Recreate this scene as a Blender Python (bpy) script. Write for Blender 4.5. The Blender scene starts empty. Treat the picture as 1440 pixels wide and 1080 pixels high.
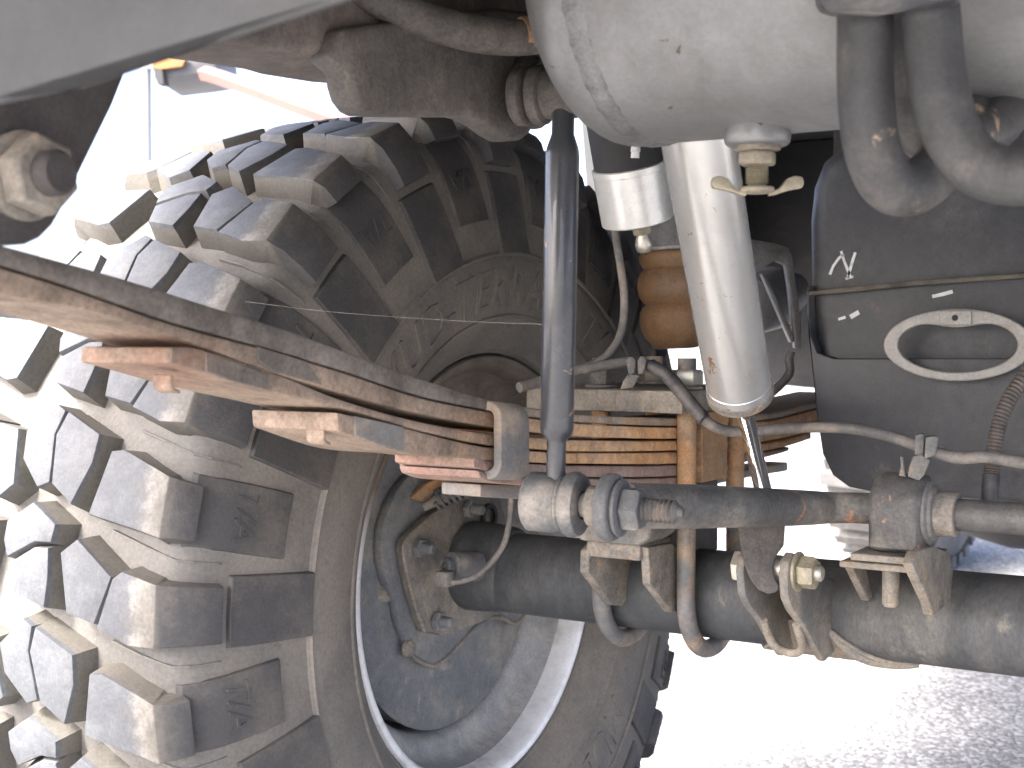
import bpy, bmesh, math, random
from mathutils import Vector, Matrix
R = math.radians
random.seed(7)
scene = bpy.context.scene
COL = scene.collection

# ------------------------------------------------------------------ camera
cam_d = bpy.data.cameras.new("camera")
cam = bpy.data.objects.new("camera", cam_d)
COL.objects.link(cam)
scene.camera = cam
YAW, PITCH = R(32.03), R(-1.86)
cam.location = (0.722, -1.108, 0.656)
cam.rotation_euler = (math.pi / 2 + PITCH, 0, YAW)
cam_d.sensor_width = 36.0
cam_d.lens = 1950.0 / 1440.0 * 36.0
cam_d.clip_start = 0.02
cam_d.clip_end = 600
cam_d.dof.use_dof = True
cam_d.dof.focus_distance = 1.05
cam_d.dof.aperture_fstop = 16

# ------------------------------------------------------------------ world, sun, exposure
SUN_EL, SUN_AZ = R(46), R(200)
world = bpy.data.worlds.new("World")
scene.world = world
world.use_nodes = True
wn = world.node_tree
bg = wn.nodes["Background"]
sky = wn.nodes.new("ShaderNodeTexSky")
sky.sky_type = 'NISHITA'
sky.sun_disc = False
sky.sun_elevation = SUN_EL
sky.sun_rotation = SUN_AZ
sky.air_density = 0.5
sky.dust_density = 6.0
sky.ozone_density = 0.9
wn.links.new(sky.outputs[0], bg.inputs[0])
bg.inputs[1].default_value = 0.15
sun_d = bpy.data.lights.new("sun", 'SUN')
sun_d.energy = 1.5
sun_d.angle = R(10)
sun_d.color = (1.0, 0.985, 0.94)
sun = bpy.data.objects.new("sun", sun_d)
COL.objects.link(sun)
# direction towards the sun for azimuth measured like the sky texture (clockwise from +Y)
sv = Vector((math.sin(SUN_AZ) * math.cos(SUN_EL), math.cos(SUN_AZ) * math.cos(SUN_EL), math.sin(SUN_EL)))
sun.rotation_euler = sv.to_track_quat('Z', 'Y').to_euler()
scene.view_settings.view_transform = 'Standard'
scene.view_settings.look = 'None'
scene.view_settings.exposure = 3.25
scene.view_settings.gamma = 1.0
scene.cycles.max_bounces = 10
scene.cycles.diffuse_bounces = 6

# ------------------------------------------------------------------ materials
def lin(c):
    return tuple(c) + (1.0,)

def grime(name, base, dust=None, d0=.45, d1=.65, scale=6.0, rust=None, r0=.6, r1=.7, rscale=None,
          rough=.6, metal=0.0, bump=.3, bscale=420.0, var=.3, ymix=None, stretch=None, drough=None, spec=.5, coat=0.0):
    m = bpy.data.materials.new(name)
    m.use_nodes = True
    nt = m.node_tree
    N, L = nt.nodes, nt.links
    b = N["Principled BSDF"]
    tc = N.new("ShaderNodeTexCoord")
    src = tc.outputs["Object"]
    if stretch:
        mp = N.new("ShaderNodeMapping")
        mp.inputs["Scale"].default_value = stretch
        L.new(src, mp.inputs[0])
        src = mp.outputs[0]

    def noise(s, det=6.0, ro=.62, dist=0.0):
        n = N.new("ShaderNodeTexNoise")
        n.inputs["Scale"].default_value = s
        n.inputs["Detail"].default_value = det
        n.inputs["Roughness"].default_value = ro
        n.inputs["Distortion"].default_value = dist
        L.new(src, n.inputs["Vector"])
        return n.outputs["Fac"]

    def ramp(f, a, c):
        r = N.new("ShaderNodeMapRange")
        r.interpolation_type = 'SMOOTHSTEP'
        r.inputs[1].default_value = a
        r.inputs[2].default_value = c
        L.new(f, r.inputs[0])
        return r.outputs[0]

    def mix(f, a, c):
        x = N.new("ShaderNodeMix")
        x.data_type = 'RGBA'
        if hasattr(f, 'is_linked') or hasattr(f, 'node'):
            L.new(f, x.inputs[0])
        else:
            x.inputs[0].default_value = f
        for k, v in ((6, a), (7, c)):
            if isinstance(v, tuple):
                x.inputs[k].default_value = lin(v)
            else:
                L.new(v, x.inputs[k])
        return x.outputs[2]
    col = tuple(base)
    rr = None
    if dust:
        f = ramp(noise(scale, 8, .65, .4), d0, d1)
        col = mix(f, col, tuple(dust))
        if drough is not None:
            q = N.new("ShaderNodeMapRange")
            q.inputs[3].default_value = rough
            q.inputs[4].default_value = drough
            L.new(f, q.inputs[0])
            rr = q.outputs[0]
    if rust:
        f2 = ramp(noise(rscale or scale * 2.3, 8, .7, .8), r0, r1)
        col = mix(f2, col, tuple(rust))
    if ymix:                       # leaves: road dust thicker towards the rear end; rim and barrel: browner towards the top
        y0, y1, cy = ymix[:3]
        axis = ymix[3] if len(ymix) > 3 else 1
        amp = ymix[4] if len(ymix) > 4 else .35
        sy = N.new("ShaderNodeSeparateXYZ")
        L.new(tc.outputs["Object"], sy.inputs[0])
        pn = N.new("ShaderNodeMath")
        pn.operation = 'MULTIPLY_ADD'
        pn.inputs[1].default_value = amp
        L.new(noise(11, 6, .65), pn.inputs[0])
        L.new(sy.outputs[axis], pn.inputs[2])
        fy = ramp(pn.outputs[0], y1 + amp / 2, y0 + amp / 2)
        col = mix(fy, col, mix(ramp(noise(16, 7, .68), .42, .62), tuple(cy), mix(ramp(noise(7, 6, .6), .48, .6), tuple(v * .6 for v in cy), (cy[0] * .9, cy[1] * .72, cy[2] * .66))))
    fine = noise(bscale, 5, .7)
    mid = noise(bscale * .16, 6, .7)
    if var:
        ww = N.new("ShaderNodeMath")
        ww.operation = 'ADD'
        L.new(fine, ww.inputs[0])
        L.new(mid, ww.inputs[1])
        hf_ = N.new("ShaderNodeMath")
        hf_.operation = 'MULTIPLY'
        hf_.inputs[1].default_value = .5
        L.new(ww.outputs[0], hf_.inputs[0])
        grain = hf_.outputs[0]
    if var:
        h = N.new("ShaderNodeMapRange")
        h.inputs[1].default_value = .34
        h.inputs[2].default_value = .66
        h.inputs[3].default_value = 1 - var
        h.inputs[4].default_value = 1 + var
        L.new(grain, h.inputs[0])
        v = N.new("ShaderNodeVectorMath")
        v.operation = 'SCALE'
        if isinstance(col, tuple):
            v.inputs[0].default_value = col
        else:
            L.new(col, v.inputs[0])
        L.new(h.outputs[0], v.inputs["Scale"])
        col = v.outputs[0]
    if isinstance(col, tuple):
        b.inputs["Base Color"].default_value = lin(col)
    else:
        L.new(col, b.inputs["Base Color"])
    if rr is not None:
        L.new(rr, b.inputs["Roughness"])
    else:
        b.inputs["Roughness"].default_value = rough
    b.inputs["Metallic"].default_value = metal
    b.inputs["Specular IOR Level"].default_value = spec
    b.inputs["Coat Weight"].default_value = coat
    if bump:
        bp = N.new("ShaderNodeBump")
        bp.inputs["Strength"].default_value = bump
        bp.inputs["Distance"].default_value = .0012
        L.new(fine, bp.inputs["Height"])
        L.new(bp.outputs[0], b.inputs["Normal"])
    return m

DUST = (.26, .21, .155)
M = {}
M['leaf'] = grime('leaf_steel_rusty', (.50, .30, .155), (.38, .29, .2), .45, .66, 9, rust=(.5, .26, .11), r0=.5, r1=.68, rscale=14, rough=.8, bump=.5, bscale=380, var=.5, ymix=(-.42, -.24, (.26, .195, .145)))
M['leaf_red'] = grime('leaf_steel_red', (.27, .18, .145), (.26, .212, .17), .45, .65, 12, rust=(.3, .16, .12), r0=.5, r1=.66, rscale=18, rough=.85, bump=.5, bscale=380, var=.45)
M['leaf_top'] = grime('leaf_steel_grey', (.26, .21, .16), (.33, .265, .195), .45, .68, 14, rust=(.42, .25, .13), r0=.50, r1=.68, rscale=18, rough=.62, bump=.5, bscale=420, var=.5, ymix=(-.40, -.2, (.16, .138, .118)))
M['clip'] = grime('clip_steel', (.18, .17, .158), (.34, .27, .2), .45, .66, 16, rust=(.33, .19, .12), r0=.58, r1=.72, rscale=22, rough=.6, bump=.4)
M['ubolt'] = grime('bolt_steel_dusty', (.13, .13, .13), (.33, .245, .165), .46, .64, 14, rust=(.38, .2, .095), r0=.58, r1=.7, rough=.6, bump=.4)
M['ubolt_rust'] = grime('bolt_steel_rusty', (.40, .235, .12), (.33, .24, .155), .45, .65, 20, rust=(.45, .24, .105), r0=.52, r1=.7, rough=.8, bump=.5, var=.4)
M['axle'] = grime('axle_black_paint', (.052, .056, .060), (.13, .126, .117), .42, .72, 8, rust=(.17, .158, .135), r0=.58, r1=.72, rscale=20, rough=.55, bump=.35, drough=.85, stretch=(1, .5, .5), var=.4)
M['brake'] = grime('brake_plate_dusty', (.14, .147, .155), (.245, .232, .205), .42, .7, 12, rust=(.32, .29, .24), r0=.58, r1=.76, rscale=34, rough=.75, bump=.4, var=.35)
M['cast'] = grime('bracket_dusty', (.13, .128, .122), (.25, .218, .175), .4, .64, 14, rust=(.27, .185, .125), r0=.6, r1=.72, rough=.72, bump=.45, var=.45)
M['cast_brown'] = grime('bracket_brown_dust', (.225, .198, .16), (.145, .136, .124), .46, .66, 18, rust=(.33, .23, .145), r0=.56, r1=.68, rough=.8, bump=.5, var=.5)
M['frame'] = grime('frame_dusty_paint', (.082, .074, .069), (.145, .126, .108), .42, .66, 9, rust=(.19, .125, .095), r0=.6, r1=.76, rscale=11, rough=.8, bump=.5, bscale=450, var=.5)
M['shackle'] = grime('shackle_dark_paint', (.03, .027, .028), (.055, .048, .046), .42, .66, 9, rust=(.075, .05, .045), r0=.6, r1=.76, rough=.75, bump=.4, var=.4)
M['frame_pink'] = grime('frame_rust_dust', (.098, .084, .077), (.15, .125, .108), .42, .66, 10, rust=(.165, .105, .088), r0=.58, r1=.72, rough=.8, bump=.4, var=.45)
M['panel'] = grime('crossmember_grey', (.062, .063, .064), (.047, .047, .046), .42, .7, 7, rough=.6, bump=.15, var=.16)
M['dark'] = grime('underbody_black', (.022, .022, .024), (.05, .045, .04), .5, .7, 7, rough=.75, bump=.2)
M['link'] = grime('link_black_gloss', (.038, .04, .045), (.14, .13, .12), .60, .78, 20, rust=(.26, .17, .11), r0=.63, r1=.65, rscale=70, rough=.3, bump=.08, bscale=600, drough=.6, coat=.3)
M['bushing'] = grime('bushing_rubber', (.095, .097, .099), (.22, .20, .172), .46, .7, 24, rust=(.25, .17, .115), r0=.6, r1=.72, rough=.6, bump=.35, var=.4)
M['sway'] = grime('stabilizer_bar_paint', (.075, .073, .07), (.185, .168, .142), .42, .66, 14, rust=(.32, .165, .085), r0=.6, r1=.625, rscale=30, rough=.5, bump=.4, drough=.75, var=.5)
M['thread'] = grime('thread_steel', (.10, .095, .088), (.2, .17, .14), .5, .7, 60, rough=.5, metal=.3, bump=.2)
M['zinc'] = grime('zinc_bolt', (.55, .53, .46), (.35, .31, .24), .5, .72, 60, rough=.4, metal=.7, bump=.1, var=.1)
M['yellow_zinc'] = grime('yellow_zinc', (.34, .31, .22), (.24, .21, .165), .42, .66, 70, rough=.55, metal=.3, bump=.2)
M['shock'] = grime('shock_silver', (.62, .62, .595), (.55, .54, .51), .45, .75, 14, rust=(.36, .22, .13), r0=.64, r1=.66, rscale=55, rough=.27, metal=.62, bump=.08, bscale=700, var=.06)
M['alu'] = grime('machined_alu', (.72, .72, .69), (.55, .54, .5), .48, .72, 30, rough=.34, metal=.5, bump=.08, var=.08, drough=.5)
M['chrome'] = grime('chrome', (.85, .86, .88), rough=.04, metal=1.0, bump=0, var=0)
M['tank'] = grime('air_tank_alu', (.225, .228, .228), (.178, .178, .175), .42, .68, 8, rust=(.09, .075, .06), r0=.635, r1=.66, rscale=42, rough=.42, metal=.5, bump=.12, bscale=300, var=.14, drough=.58)
M['weld'] = grime('weld_alu', (.19, .192, .194), (.14, .142, .144), .45, .6, 60, rough=.5, metal=.45, bump=.2, bscale=450)
M['hose'] = grime('hose_rubber', (.045, .045, .046), (.105, .098, .09), .46, .7, 18, rust=(.33, .235, .16), r0=.60, r1=.66, rscale=24, rough=.58, bump=.3, bscale=450, drough=.78, var=.4)
M['hose_dusty'] = grime('cable_dusty', (.10, .098, .094), (.22, .19, .16), .42, .66, 30, rough=.7, bump=.25)
M['cable'] = grime('cable_black', (.035, .036, .04), (.13, .12, .11), .45, .68, 26, rough=.5, bump=.2)
M['plastic'] = grime('tank_plastic_black', (.034, .037, .043), (.088, .089, .091), .42, .72, 8, rust=(.12, .108, .092), r0=.6, r1=.74, rscale=18, rough=.4, bump=.18, bscale=520, drough=.6, var=.35)
M['seam'] = grime('seam_dusty', (.13, .115, .09), (.06, .055, .05), .45, .65, 30, rough=.8, bump=.3)
M['chalk'] = grime('chalk', (.75, .77, .76), (.5, .52, .52), .5, .7, 150, rough=.9, bump=.1, var=.1)
M['ring'] = grime('ring_alu_dusty', (.37, .355, .33), (.3, .27, .23), .45, .66, 25, rust=(.2, .17, .14), r0=.66, r1=.8, rough=.6, metal=.25, bump=.12)
M['bellows'] = grime('bellows_rubber', (.27, .155, .075), (.21, .14, .09), .42, .66, 12, rust=(.14, .09, .06), r0=.56, r1=.7, rough=.55, bump=.3)
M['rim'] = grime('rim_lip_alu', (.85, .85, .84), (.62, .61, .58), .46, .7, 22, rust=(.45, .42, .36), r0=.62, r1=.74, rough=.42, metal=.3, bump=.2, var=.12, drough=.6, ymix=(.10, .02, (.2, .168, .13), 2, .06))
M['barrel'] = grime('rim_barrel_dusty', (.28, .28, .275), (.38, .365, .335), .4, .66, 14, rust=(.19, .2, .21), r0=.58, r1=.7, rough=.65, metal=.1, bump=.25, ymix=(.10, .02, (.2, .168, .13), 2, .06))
M['post'] = grime('post_galvanised', (.24, .25, .265), (.2, .205, .215), .4, .6, 3, rough=.6, bump=.05, var=.05)
M['box_grey'] = grime('box_grey_paint', (.07, .072, .08), (.05, .05, .055), .4, .6, 3, rough=.6, bump=.05, var=.05)
M['beam'] = grime('beam_red_oxide', (.2, .105, .09), (.16, .09, .08), .4, .6, 3, rough=.7, bump=.05, var=.1)
M['orange'] = grime('orange_paint', (.22, .085, .012), (.15, .06, .015), .5, .7, 6, rough=.6, bump=.05, var=.1)
M['body'] = grime('body_paint_dark', (.05, .055, .06), (.09, .085, .08), .5, .7, 3, rough=.4, bump=.02, var=.05)
M['alloy'] = grime('bracket_alloy', (.3, .3, .3), (.2, .19, .18), .42, .66, 16, rough=.5, metal=.3, bump=.15)
M['web'] = grime('cobweb', (.6, .57, .5), rough=.8, bump=0, var=0)
M['nipple'] = grime('white_plastic', (.7, .7, .7), rough=.5, bump=0, var=0)

M['far_rubber'] = grime('far_tyre_rubber', (.11, .11, .112), (.2, .19, .175), .4, .66, 9, rough=.8, bump=.1)

def rubber(name, kind):
    """tyre rubber: worn blue-grey on the tread face, tan road dust in the grooves"""
    m = bpy.data.materials.new(name)
    m.use_nodes = True
    nt = m.node_tree
    N, L = nt.nodes, nt.links
    b = N["Principled BSDF"]
    tc = N.new("ShaderNodeTexCoord")
    sx = N.new("ShaderNodeSeparateXYZ")
    L.new(tc.outputs["Object"], sx.inputs[0])

    def math_(op, a, c=None):
        n = N.new("ShaderNodeMath")
        n.operation = op
        for k, v in ((0, a), (1, c)):
            if v is None:
                continue
            if isinstance(v, (int, float)):
                n.inputs[k].default_value = v
            else:
                L.new(v, n.inputs[k])
        return n.outputs[0]

    def noise(s, det=6, ro=.65):
        n = N.new("ShaderNodeTexNoise")
        n.inputs["Scale"].default_value = s
        n.inputs["Detail"].default_value = det
        n.inputs["Roughness"].default_value = ro
        L.new(tc.outputs["Object"], n.inputs["Vector"])
        return n.outputs["Fac"]

    def ramp(f, a, c):
        r = N.new("ShaderNodeMapRange")
        r.interpolation_type = 'SMOOTHSTEP'
        r.inputs[1].default_value = a
        r.inputs[2].default_value = c
        L.new(f, r.inputs[0])
        return r.outputs[0]

    def mix(f, a, c):
        x = N.new("ShaderNodeMix")
        x.data_type = 'RGBA'
        L.new(f, x.inputs[0])
        for k, v in ((6, a), (7, c)):
            if isinstance(v, tuple):
                x.inputs[k].default_value = lin(v)
            else:
                L.new(v, x.inputs[k])
        return x.outputs[2]
    rad = math_('SQRT', math_('ADD', math_('POWER', sx.outputs[1], 2.0), math_('POWER', sx.outputs[2], 2.0)))
    n1, n2, fine = noise(14), noise(55), noise(340, 4)
    if kind == 'lug':
        # side of the block: dusty on the faces that sit in the grooves, scuffed black on the sidewall side
        wall = mix(ramp(n1, .35, .65), (.115, .107, .092), (.075, .071, .064))
        side = mix(ramp(n1, .4, .66), (.054, .054, .056), (.108, .099, .087))
        sidef = ramp(sx.outputs[0], .006, .010)
        wall = mix(sidef, wall, side)
        top = mix(ramp(n2, .4, .7), (.064, .07, .079), (.092, .098, .106))
        # pale scuffed dust along the shoulder edge of the tread face
        e = math_('ADD', sx.outputs[0], math_('MULTIPLY', math_('SUBTRACT', n2, .5), .05))
        top = mix(ramp(e, -.020, -.004), top, (.20, .19, .172))
        topf = ramp(math_('ADD', rad, math_('MULTIPLY', math_('SUBTRACT', n2, .5), .004)), .4315, .4335)
        col = mix(topf, wall, top)
        rough = .62
    elif kind == 'plate':
        col = mix(ramp(n1, .42, .66), (.052, .051, .051), (.10, .091, .08))
        col = mix(ramp(n2, .62, .75), col, (.12, .10, .08))
        rough = .66
    else:
        side = mix(ramp(n1, .36, .66), (.135, .126, .112), (.19, .171, .146))
        side = mix(ramp(n2, .6, .74), side, (.11, .103, .095))
        tread = mix(ramp(n1, .4, .66), (.135, .13, .12), (.10, .096, .089))
        f = ramp(math_('ADD', sx.outputs[0], math_('MULTIPLY', math_('SUBTRACT', n1, .5), .03)), .034, .008)
        f2 = ramp(rad, .365, .395)
        col = mix(math_('MULTIPLY', f, f2), side, tread)
        rough = .8
    v = N.new("ShaderNodeVectorMath")
    v.operation = 'SCALE'
    L.new(col, v.inputs[0])
    h = N.new("ShaderNodeMapRange")
    h.inputs[1].default_value = .25
    h.inputs[2].default_value = .75
    h.inputs[3].default_value = .78
    h.inputs[4].default_value = 1.22
    L.new(fine, h.inputs[0])
    L.new(h.outputs[0], v.inputs["Scale"])
    L.new(v.outputs[0], b.inputs["Base Color"])
    b.inputs["Roughness"].default_value = rough
    bp = N.new("ShaderNodeBump")
    bp.inputs["Strength"].default_value = .3
    bp.inputs["Distance"].default_value = .0015
    L.new(fine, bp.inputs["Height"])
    L.new(bp.outputs[0], b.inputs["Normal"])
    return m

M['lug'] = rubber('tread_rubber', 'lug')
M['plate'] = rubber('side_plate_rubber', 'plate')
M['carcass'] = rubber('carcass_rubber', 'carcass')

# ------------------------------------------------------------------ mesh helpers
def lathe(bm, prof, o=(0, 0, 0), ax=(1, 0, 0), seg=32, closed=False, caps=True, a0=0.0, squash=None, ref=None):
    o, ax = Vector(o), Vector(ax).normalized()
    e1 = Vector(ref) if ref else (Vector((0, 0, 1)) if abs(ax.z) < .9 else Vector((1, 0, 0)))
    e1 = (e1 - ax * e1.dot(ax)).normalized()
    e2 = ax.cross(e1)
    rings = []
    for t, r in prof:
        rings.append([bm.verts.new(o + ax * t + (e1 * math.cos(a0 + 2 * math.pi * k / seg) + e2 * math.sin(a0 + 2 * math.pi * k / seg)) * r) for k in range(seg)])
    n = len(rings)
    for i in range(n if closed else n - 1):
        A, B = rings[i], rings[(i + 1) % n]
        for k in range(seg):
            bm.faces.new((A[k], A[(k + 1) % seg], B[(k + 1) % seg], B[k]))
    if caps and not closed:
        bm.faces.new(rings[0])
        bm.faces.new(rings[-1])
    return rings

def smooth_path(pts, n=8):
    P = [Vector(p) for p in pts]
    P = [P[0] * 2 - P[1]] + P + [P[-1] * 2 - P[-2]]
    out = []
    for i in range(1, len(P) - 2):
        for k in range(n):
            t = k / n
            a, b, c, d = P[i - 1], P[i], P[i + 1], P[i + 2]
            out.append(.5 * ((2 * b) + (c - a) * t + (2 * a - 5 * b + 4 * c - d) * t * t + (3 * b - a - 3 * c + d) * t ** 3))
    out.append(P[-2])
    return out

def tube(bm, pts, r, seg=14, n=8, caps=True, rib=None):
    Q = smooth_path(pts, n) if n else [Vector(p) for p in pts]
    up = Vector((0.13, 0.21, .97))
    e1 = None
    rings = []
    for i, q in enumerate(Q):
        t = (Q[min(i + 1, len(Q) - 1)] - Q[max(i - 1, 0)]).normalized()
        if e1 is None:
            e1 = up
            if abs(t.dot(up)) > .9:
                e1 = Vector((1, 0, 0))
        e1 = (e1 - t * e1.dot(t)).normalized()
        e2 = t.cross(e1)
        rr = r(i / (len(Q) - 1)) if callable(r) else r
        if rib and i % 2:
            rr *= rib
        rings.append([bm.verts.new(q + (e1 * math.cos(2 * math.pi * k / seg) + e2 * math.sin(2 * math.pi * k / seg)) * rr) for k in range(seg)])
    for A, B in zip(rings, rings[1:]):
        for k in range(seg):
            bm.faces.new((A[k], A[(k + 1) % seg], B[(k + 1) % seg], B[k]))
    if caps:
        bm.faces.new(rings[0])
        bm.faces.new(rings[-1])

def prism(bm, poly, vec):
    vec = Vector(vec)
    A = [bm.verts.new(Vector(p)) for p in poly]
    B = [bm.verts.new(Vector(p) + vec) for p in poly]
    bm.faces.new(A)
    bm.faces.new(B)
    for k in range(len(A)):
        bm.faces.new((A[k], A[(k + 1) % len(A)], B[(k + 1) % len(A)], B[k]))

def prism_x(bm, pts, x0, x1):
    """outline given by points (only y and z used), extruded along X"""
    prism(bm, [(x0, p[1], p[2]) for p in pts], (x1 - x0, 0, 0))

def box(bm, lo, hi):
    (x0, y0, z0), (x1, y1, z1) = lo, hi
    prism(bm, [(x0, y0, z0), (x1, y0, z0), (x1, y1, z0), (x0, y1, z0)], (0, 0, z1 - z0))

def ring_prism(bm, outer, inner, vec):
    vec = Vector(vec)
    n = len(outer)
    A = [bm.verts.new(Vector(p)) for p in outer]
    B = [bm.verts.new(Vector(p)) for p in inner]
    A2 = [bm.verts.new(Vector(p) + vec) for p in outer]
    B2 = [bm.verts.new(Vector(p) + vec) for p in inner]
    for k in range(n):
        j = (k + 1) % n
        bm.faces.new((A[k], A[j], B[j], B[k]))
        bm.faces.new((A2[k], B2[k], B2[j], A2[j]))
        bm.faces.new((A[k], A2[k], A2[j], A[j]))
        bm.faces.new((B[k], B[j], B2[j], B2[k]))

def mesh_of(name, bm, mat, bevel=0.0, bseg=2, ang=35, smooth=40):
    bmesh.ops.recalc_face_normals(bm, faces=bm.faces)
    if bevel:
        ed = [e for e in bm.edges if len(e.link_faces) == 2 and e.calc_face_angle(0) > R(ang)]
        bmesh.ops.bevel(bm, geom=ed, offset=bevel, segments=bseg, profile=.5, affect='EDGES', clamp_overlap=True)
    me = bpy.data.meshes.new(name)
    bm.to_mesh(me)
    bm.free()
    me.materials.append(mat)
    if smooth:
        me.polygons.foreach_set('use_smooth', [True] * len(me.polygons))
        me.set_sharp_from_angle(angle=R(smooth))
    return me

def link(name, me, parent=None, loc=None):
    o = bpy.data.objects.new(name, me)
    COL.objects.link(o)
    if parent is not None:
        o.parent = parent
        if parent.type == 'EMPTY' and loc is None:
            o.matrix_parent_inverse = Matrix.Translation(-parent.location)
    if loc is not None:
        o.location = loc
    return o

def part(name, bm, mat, parent, bevel=0.0, bseg=2, smooth=40, ang=35, label=None):
    o = link(name, mesh_of(name, bm, M[mat] if isinstance(mat, str) else mat, bevel, bseg, ang, smooth), parent)
    if label:
        o['label'] = label
    return o

def thing(name, label, cat, loc, group=None):
    o = bpy.data.objects.new(name, None)
    COL.objects.link(o)
    o.location = loc
    o.empty_display_size = .05
    o['label'] = label
    o['category'] = cat
    if group:
        o['group'] = group
    return o

def tag(o, label, cat, group=None):
    o['label'] = label
    o['category'] = cat
    if group:
        o['group'] = group
    return o

def structure(o):
    o['kind'] = 'structure'
    return o

def BM():
    return bmesh.new()

def hexnut(bm, o, ax, r, h, a0=0.0, cham=.12):
    lathe(bm, [(0, r * (1 - cham)), (h * .15, r), (h * .85, r), (h, r * (1 - cham))], o, ax, seg=6, a0=a0)

def threads(bm, o, ax, r, length, pitch=.0022, seg=20):
    prof = [(0, r * .84)]
    t = 0
    while t + pitch <= length:
        prof += [(t + pitch * .5, r), (t + pitch, r * .8)]
        t += pitch
    prof.append((length + pitch * .4, r * .6))
    lathe(bm, prof, o, ax, seg=seg)

def arc(cx, cy, r, a0, a1, n):
    return [(cx + r * math.cos(R(a0 + (a1 - a0) * k / n)), cy + r * math.sin(R(a0 + (a1 - a0) * k / n))) for k in range(n + 1)]
# ------------------------------------------------------------------ ground
gm = bpy.data.materials.new("pale_asphalt")
gm.use_nodes = True
nt = gm.node_tree
N, L = nt.nodes, nt.links
gb = N["Principled BSDF"]
tc = N.new("ShaderNodeTexCoord")
vo = N.new("ShaderNodeTexVoronoi")
vo.inputs["Scale"].default_value = 130
L.new(tc.outputs["Object"], vo.inputs["Vector"])
no = N.new("ShaderNodeTexNoise")
no.inputs["Scale"].default_value = 260
no.inputs["Detail"].default_value = 6
L.new(tc.outputs["Object"], no.inputs["Vector"])
big = N.new("ShaderNodeTexNoise")
big.inputs["Scale"].default_value = 5
big.inputs["Detail"].default_value = 8
L.new(tc.outputs["Object"], big.inputs["Vector"])
hs = N.new("ShaderNodeSeparateColor")
L.new(vo.outputs["Color"], hs.inputs[0])
cr = N.new("ShaderNodeValToRGB")
cr.color_ramp.elements[0].position = .1
cr.color_ramp.elements[0].color = (.12, .119, .117, 1)
cr.color_ramp.elements[1].position = .93
cr.color_ramp.elements[1].color = (.36, .352, .335, 1)
e = cr.color_ramp.elements.new(.6)
e.color = (.2, .198, .194, 1)
L.new(hs.outputs[0], cr.inputs[0])
mx = N.new("ShaderNodeMix")
mx.data_type = 'RGBA'
mx.blend_type = 'OVERLAY'
mx.inputs[0].default_value = .6
L.new(cr.outputs[0], mx.inputs[6])
L.new(big.outputs["Color"], mx.inputs[7])
bw = N.new("ShaderNodeRGBToBW")
L.new(mx.outputs[2], bw.inputs[0])
L.new(bw.outputs[0], gb.inputs["Base Color"])
gb.inputs["Roughness"].default_value = .85
ad = N.new("ShaderNodeMath")
ad.operation = 'ADD'
L.new(vo.outputs["Distance"], ad.inputs[0])
L.new(no.outputs["Fac"], ad.inputs[1])
gbp = N.new("ShaderNodeBump")
gbp.inputs["Strength"].default_value = .8
gbp.inputs["Distance"].default_value = .004
gbp.invert = True
L.new(ad.outputs[0], gbp.inputs["Height"])
L.new(gbp.outputs[0], gb.inputs["Normal"])
b = BM()
prism(b, [(-200, -200, -.3), (200, -200, -.3), (200, 200, -.3), (-200, 200, -.3)], (0, 0, .3))
structure(link('ground', mesh_of('ground', b, gm, smooth=0)))

# ------------------------------------------------------------------ wheel
HUB = (0, 0, .435)
CX = -.120                       # tyre centre plane
def pol(phi, x, r):
    return Vector((x, -r * math.cos(R(phi)), r * math.sin(R(phi))))

def rtop(x):
    return .437 - .005 * ((x - CX) / .125) ** 2

CARC = [(-.120, .4155), (-.06, .4155), (-.02, .4145), (-.004, .412), (.006, .407), (.014, .397), (.021, .380), (.027, .355), (.0315, .330), (.0338, .312), (.0342, .3035), (.0362, .3025), (.0372, .290),
        (.036, .270), (.032, .250), (.024, .231), (.015, .219), (.008, .2135), (.004, .2115), (.004, .2085), (-.004, .206)]
def xc_at(r):
    if r > .4115:
        return -.002
    for (xa, ra), (xb, rb) in zip(CARC[2:], CARC[3:]):
        if rb <= r <= ra:
            return xa + (xb - xa) * (ra - r) / (ra - rb)
    return .03

wheel = thing('wheel', 'large dusty off-road wheel with chunky tread, seen from its inner side', 'wheel', HUB)
b = BM()
full = CARC + [(2 * CX - x, r) for x, r in reversed(CARC)]
lathe(b, full, seg=160, caps=False)
tyre = link('tyre', mesh_of('tyre', b, M['carcass'], smooth=60), wheel, (0, 0, 0))

def offset_poly(p, d):
    n = len(p)
    area = sum(p[i][0] * p[(i + 1) % n][1] - p[(i + 1) % n][0] * p[i][1] for i in range(n))
    s = 1 if area > 0 else -1
    out = []
    for i in range(n):
        a, c, e = Vector(p[i - 1]), Vector(p[i]), Vector(p[(i + 1) % n])
        d1, d2 = (c - a).normalized(), (e - c).normalized()
        n1, n2 = Vector((d1.y, -d1.x)) * s, Vector((d2.y, -d2.x)) * s
        m = n1 + n2
        m = m.normalized() / max(.45, m.normalized().dot(n1))
        out.append(c + m * d)
    return out

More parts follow.
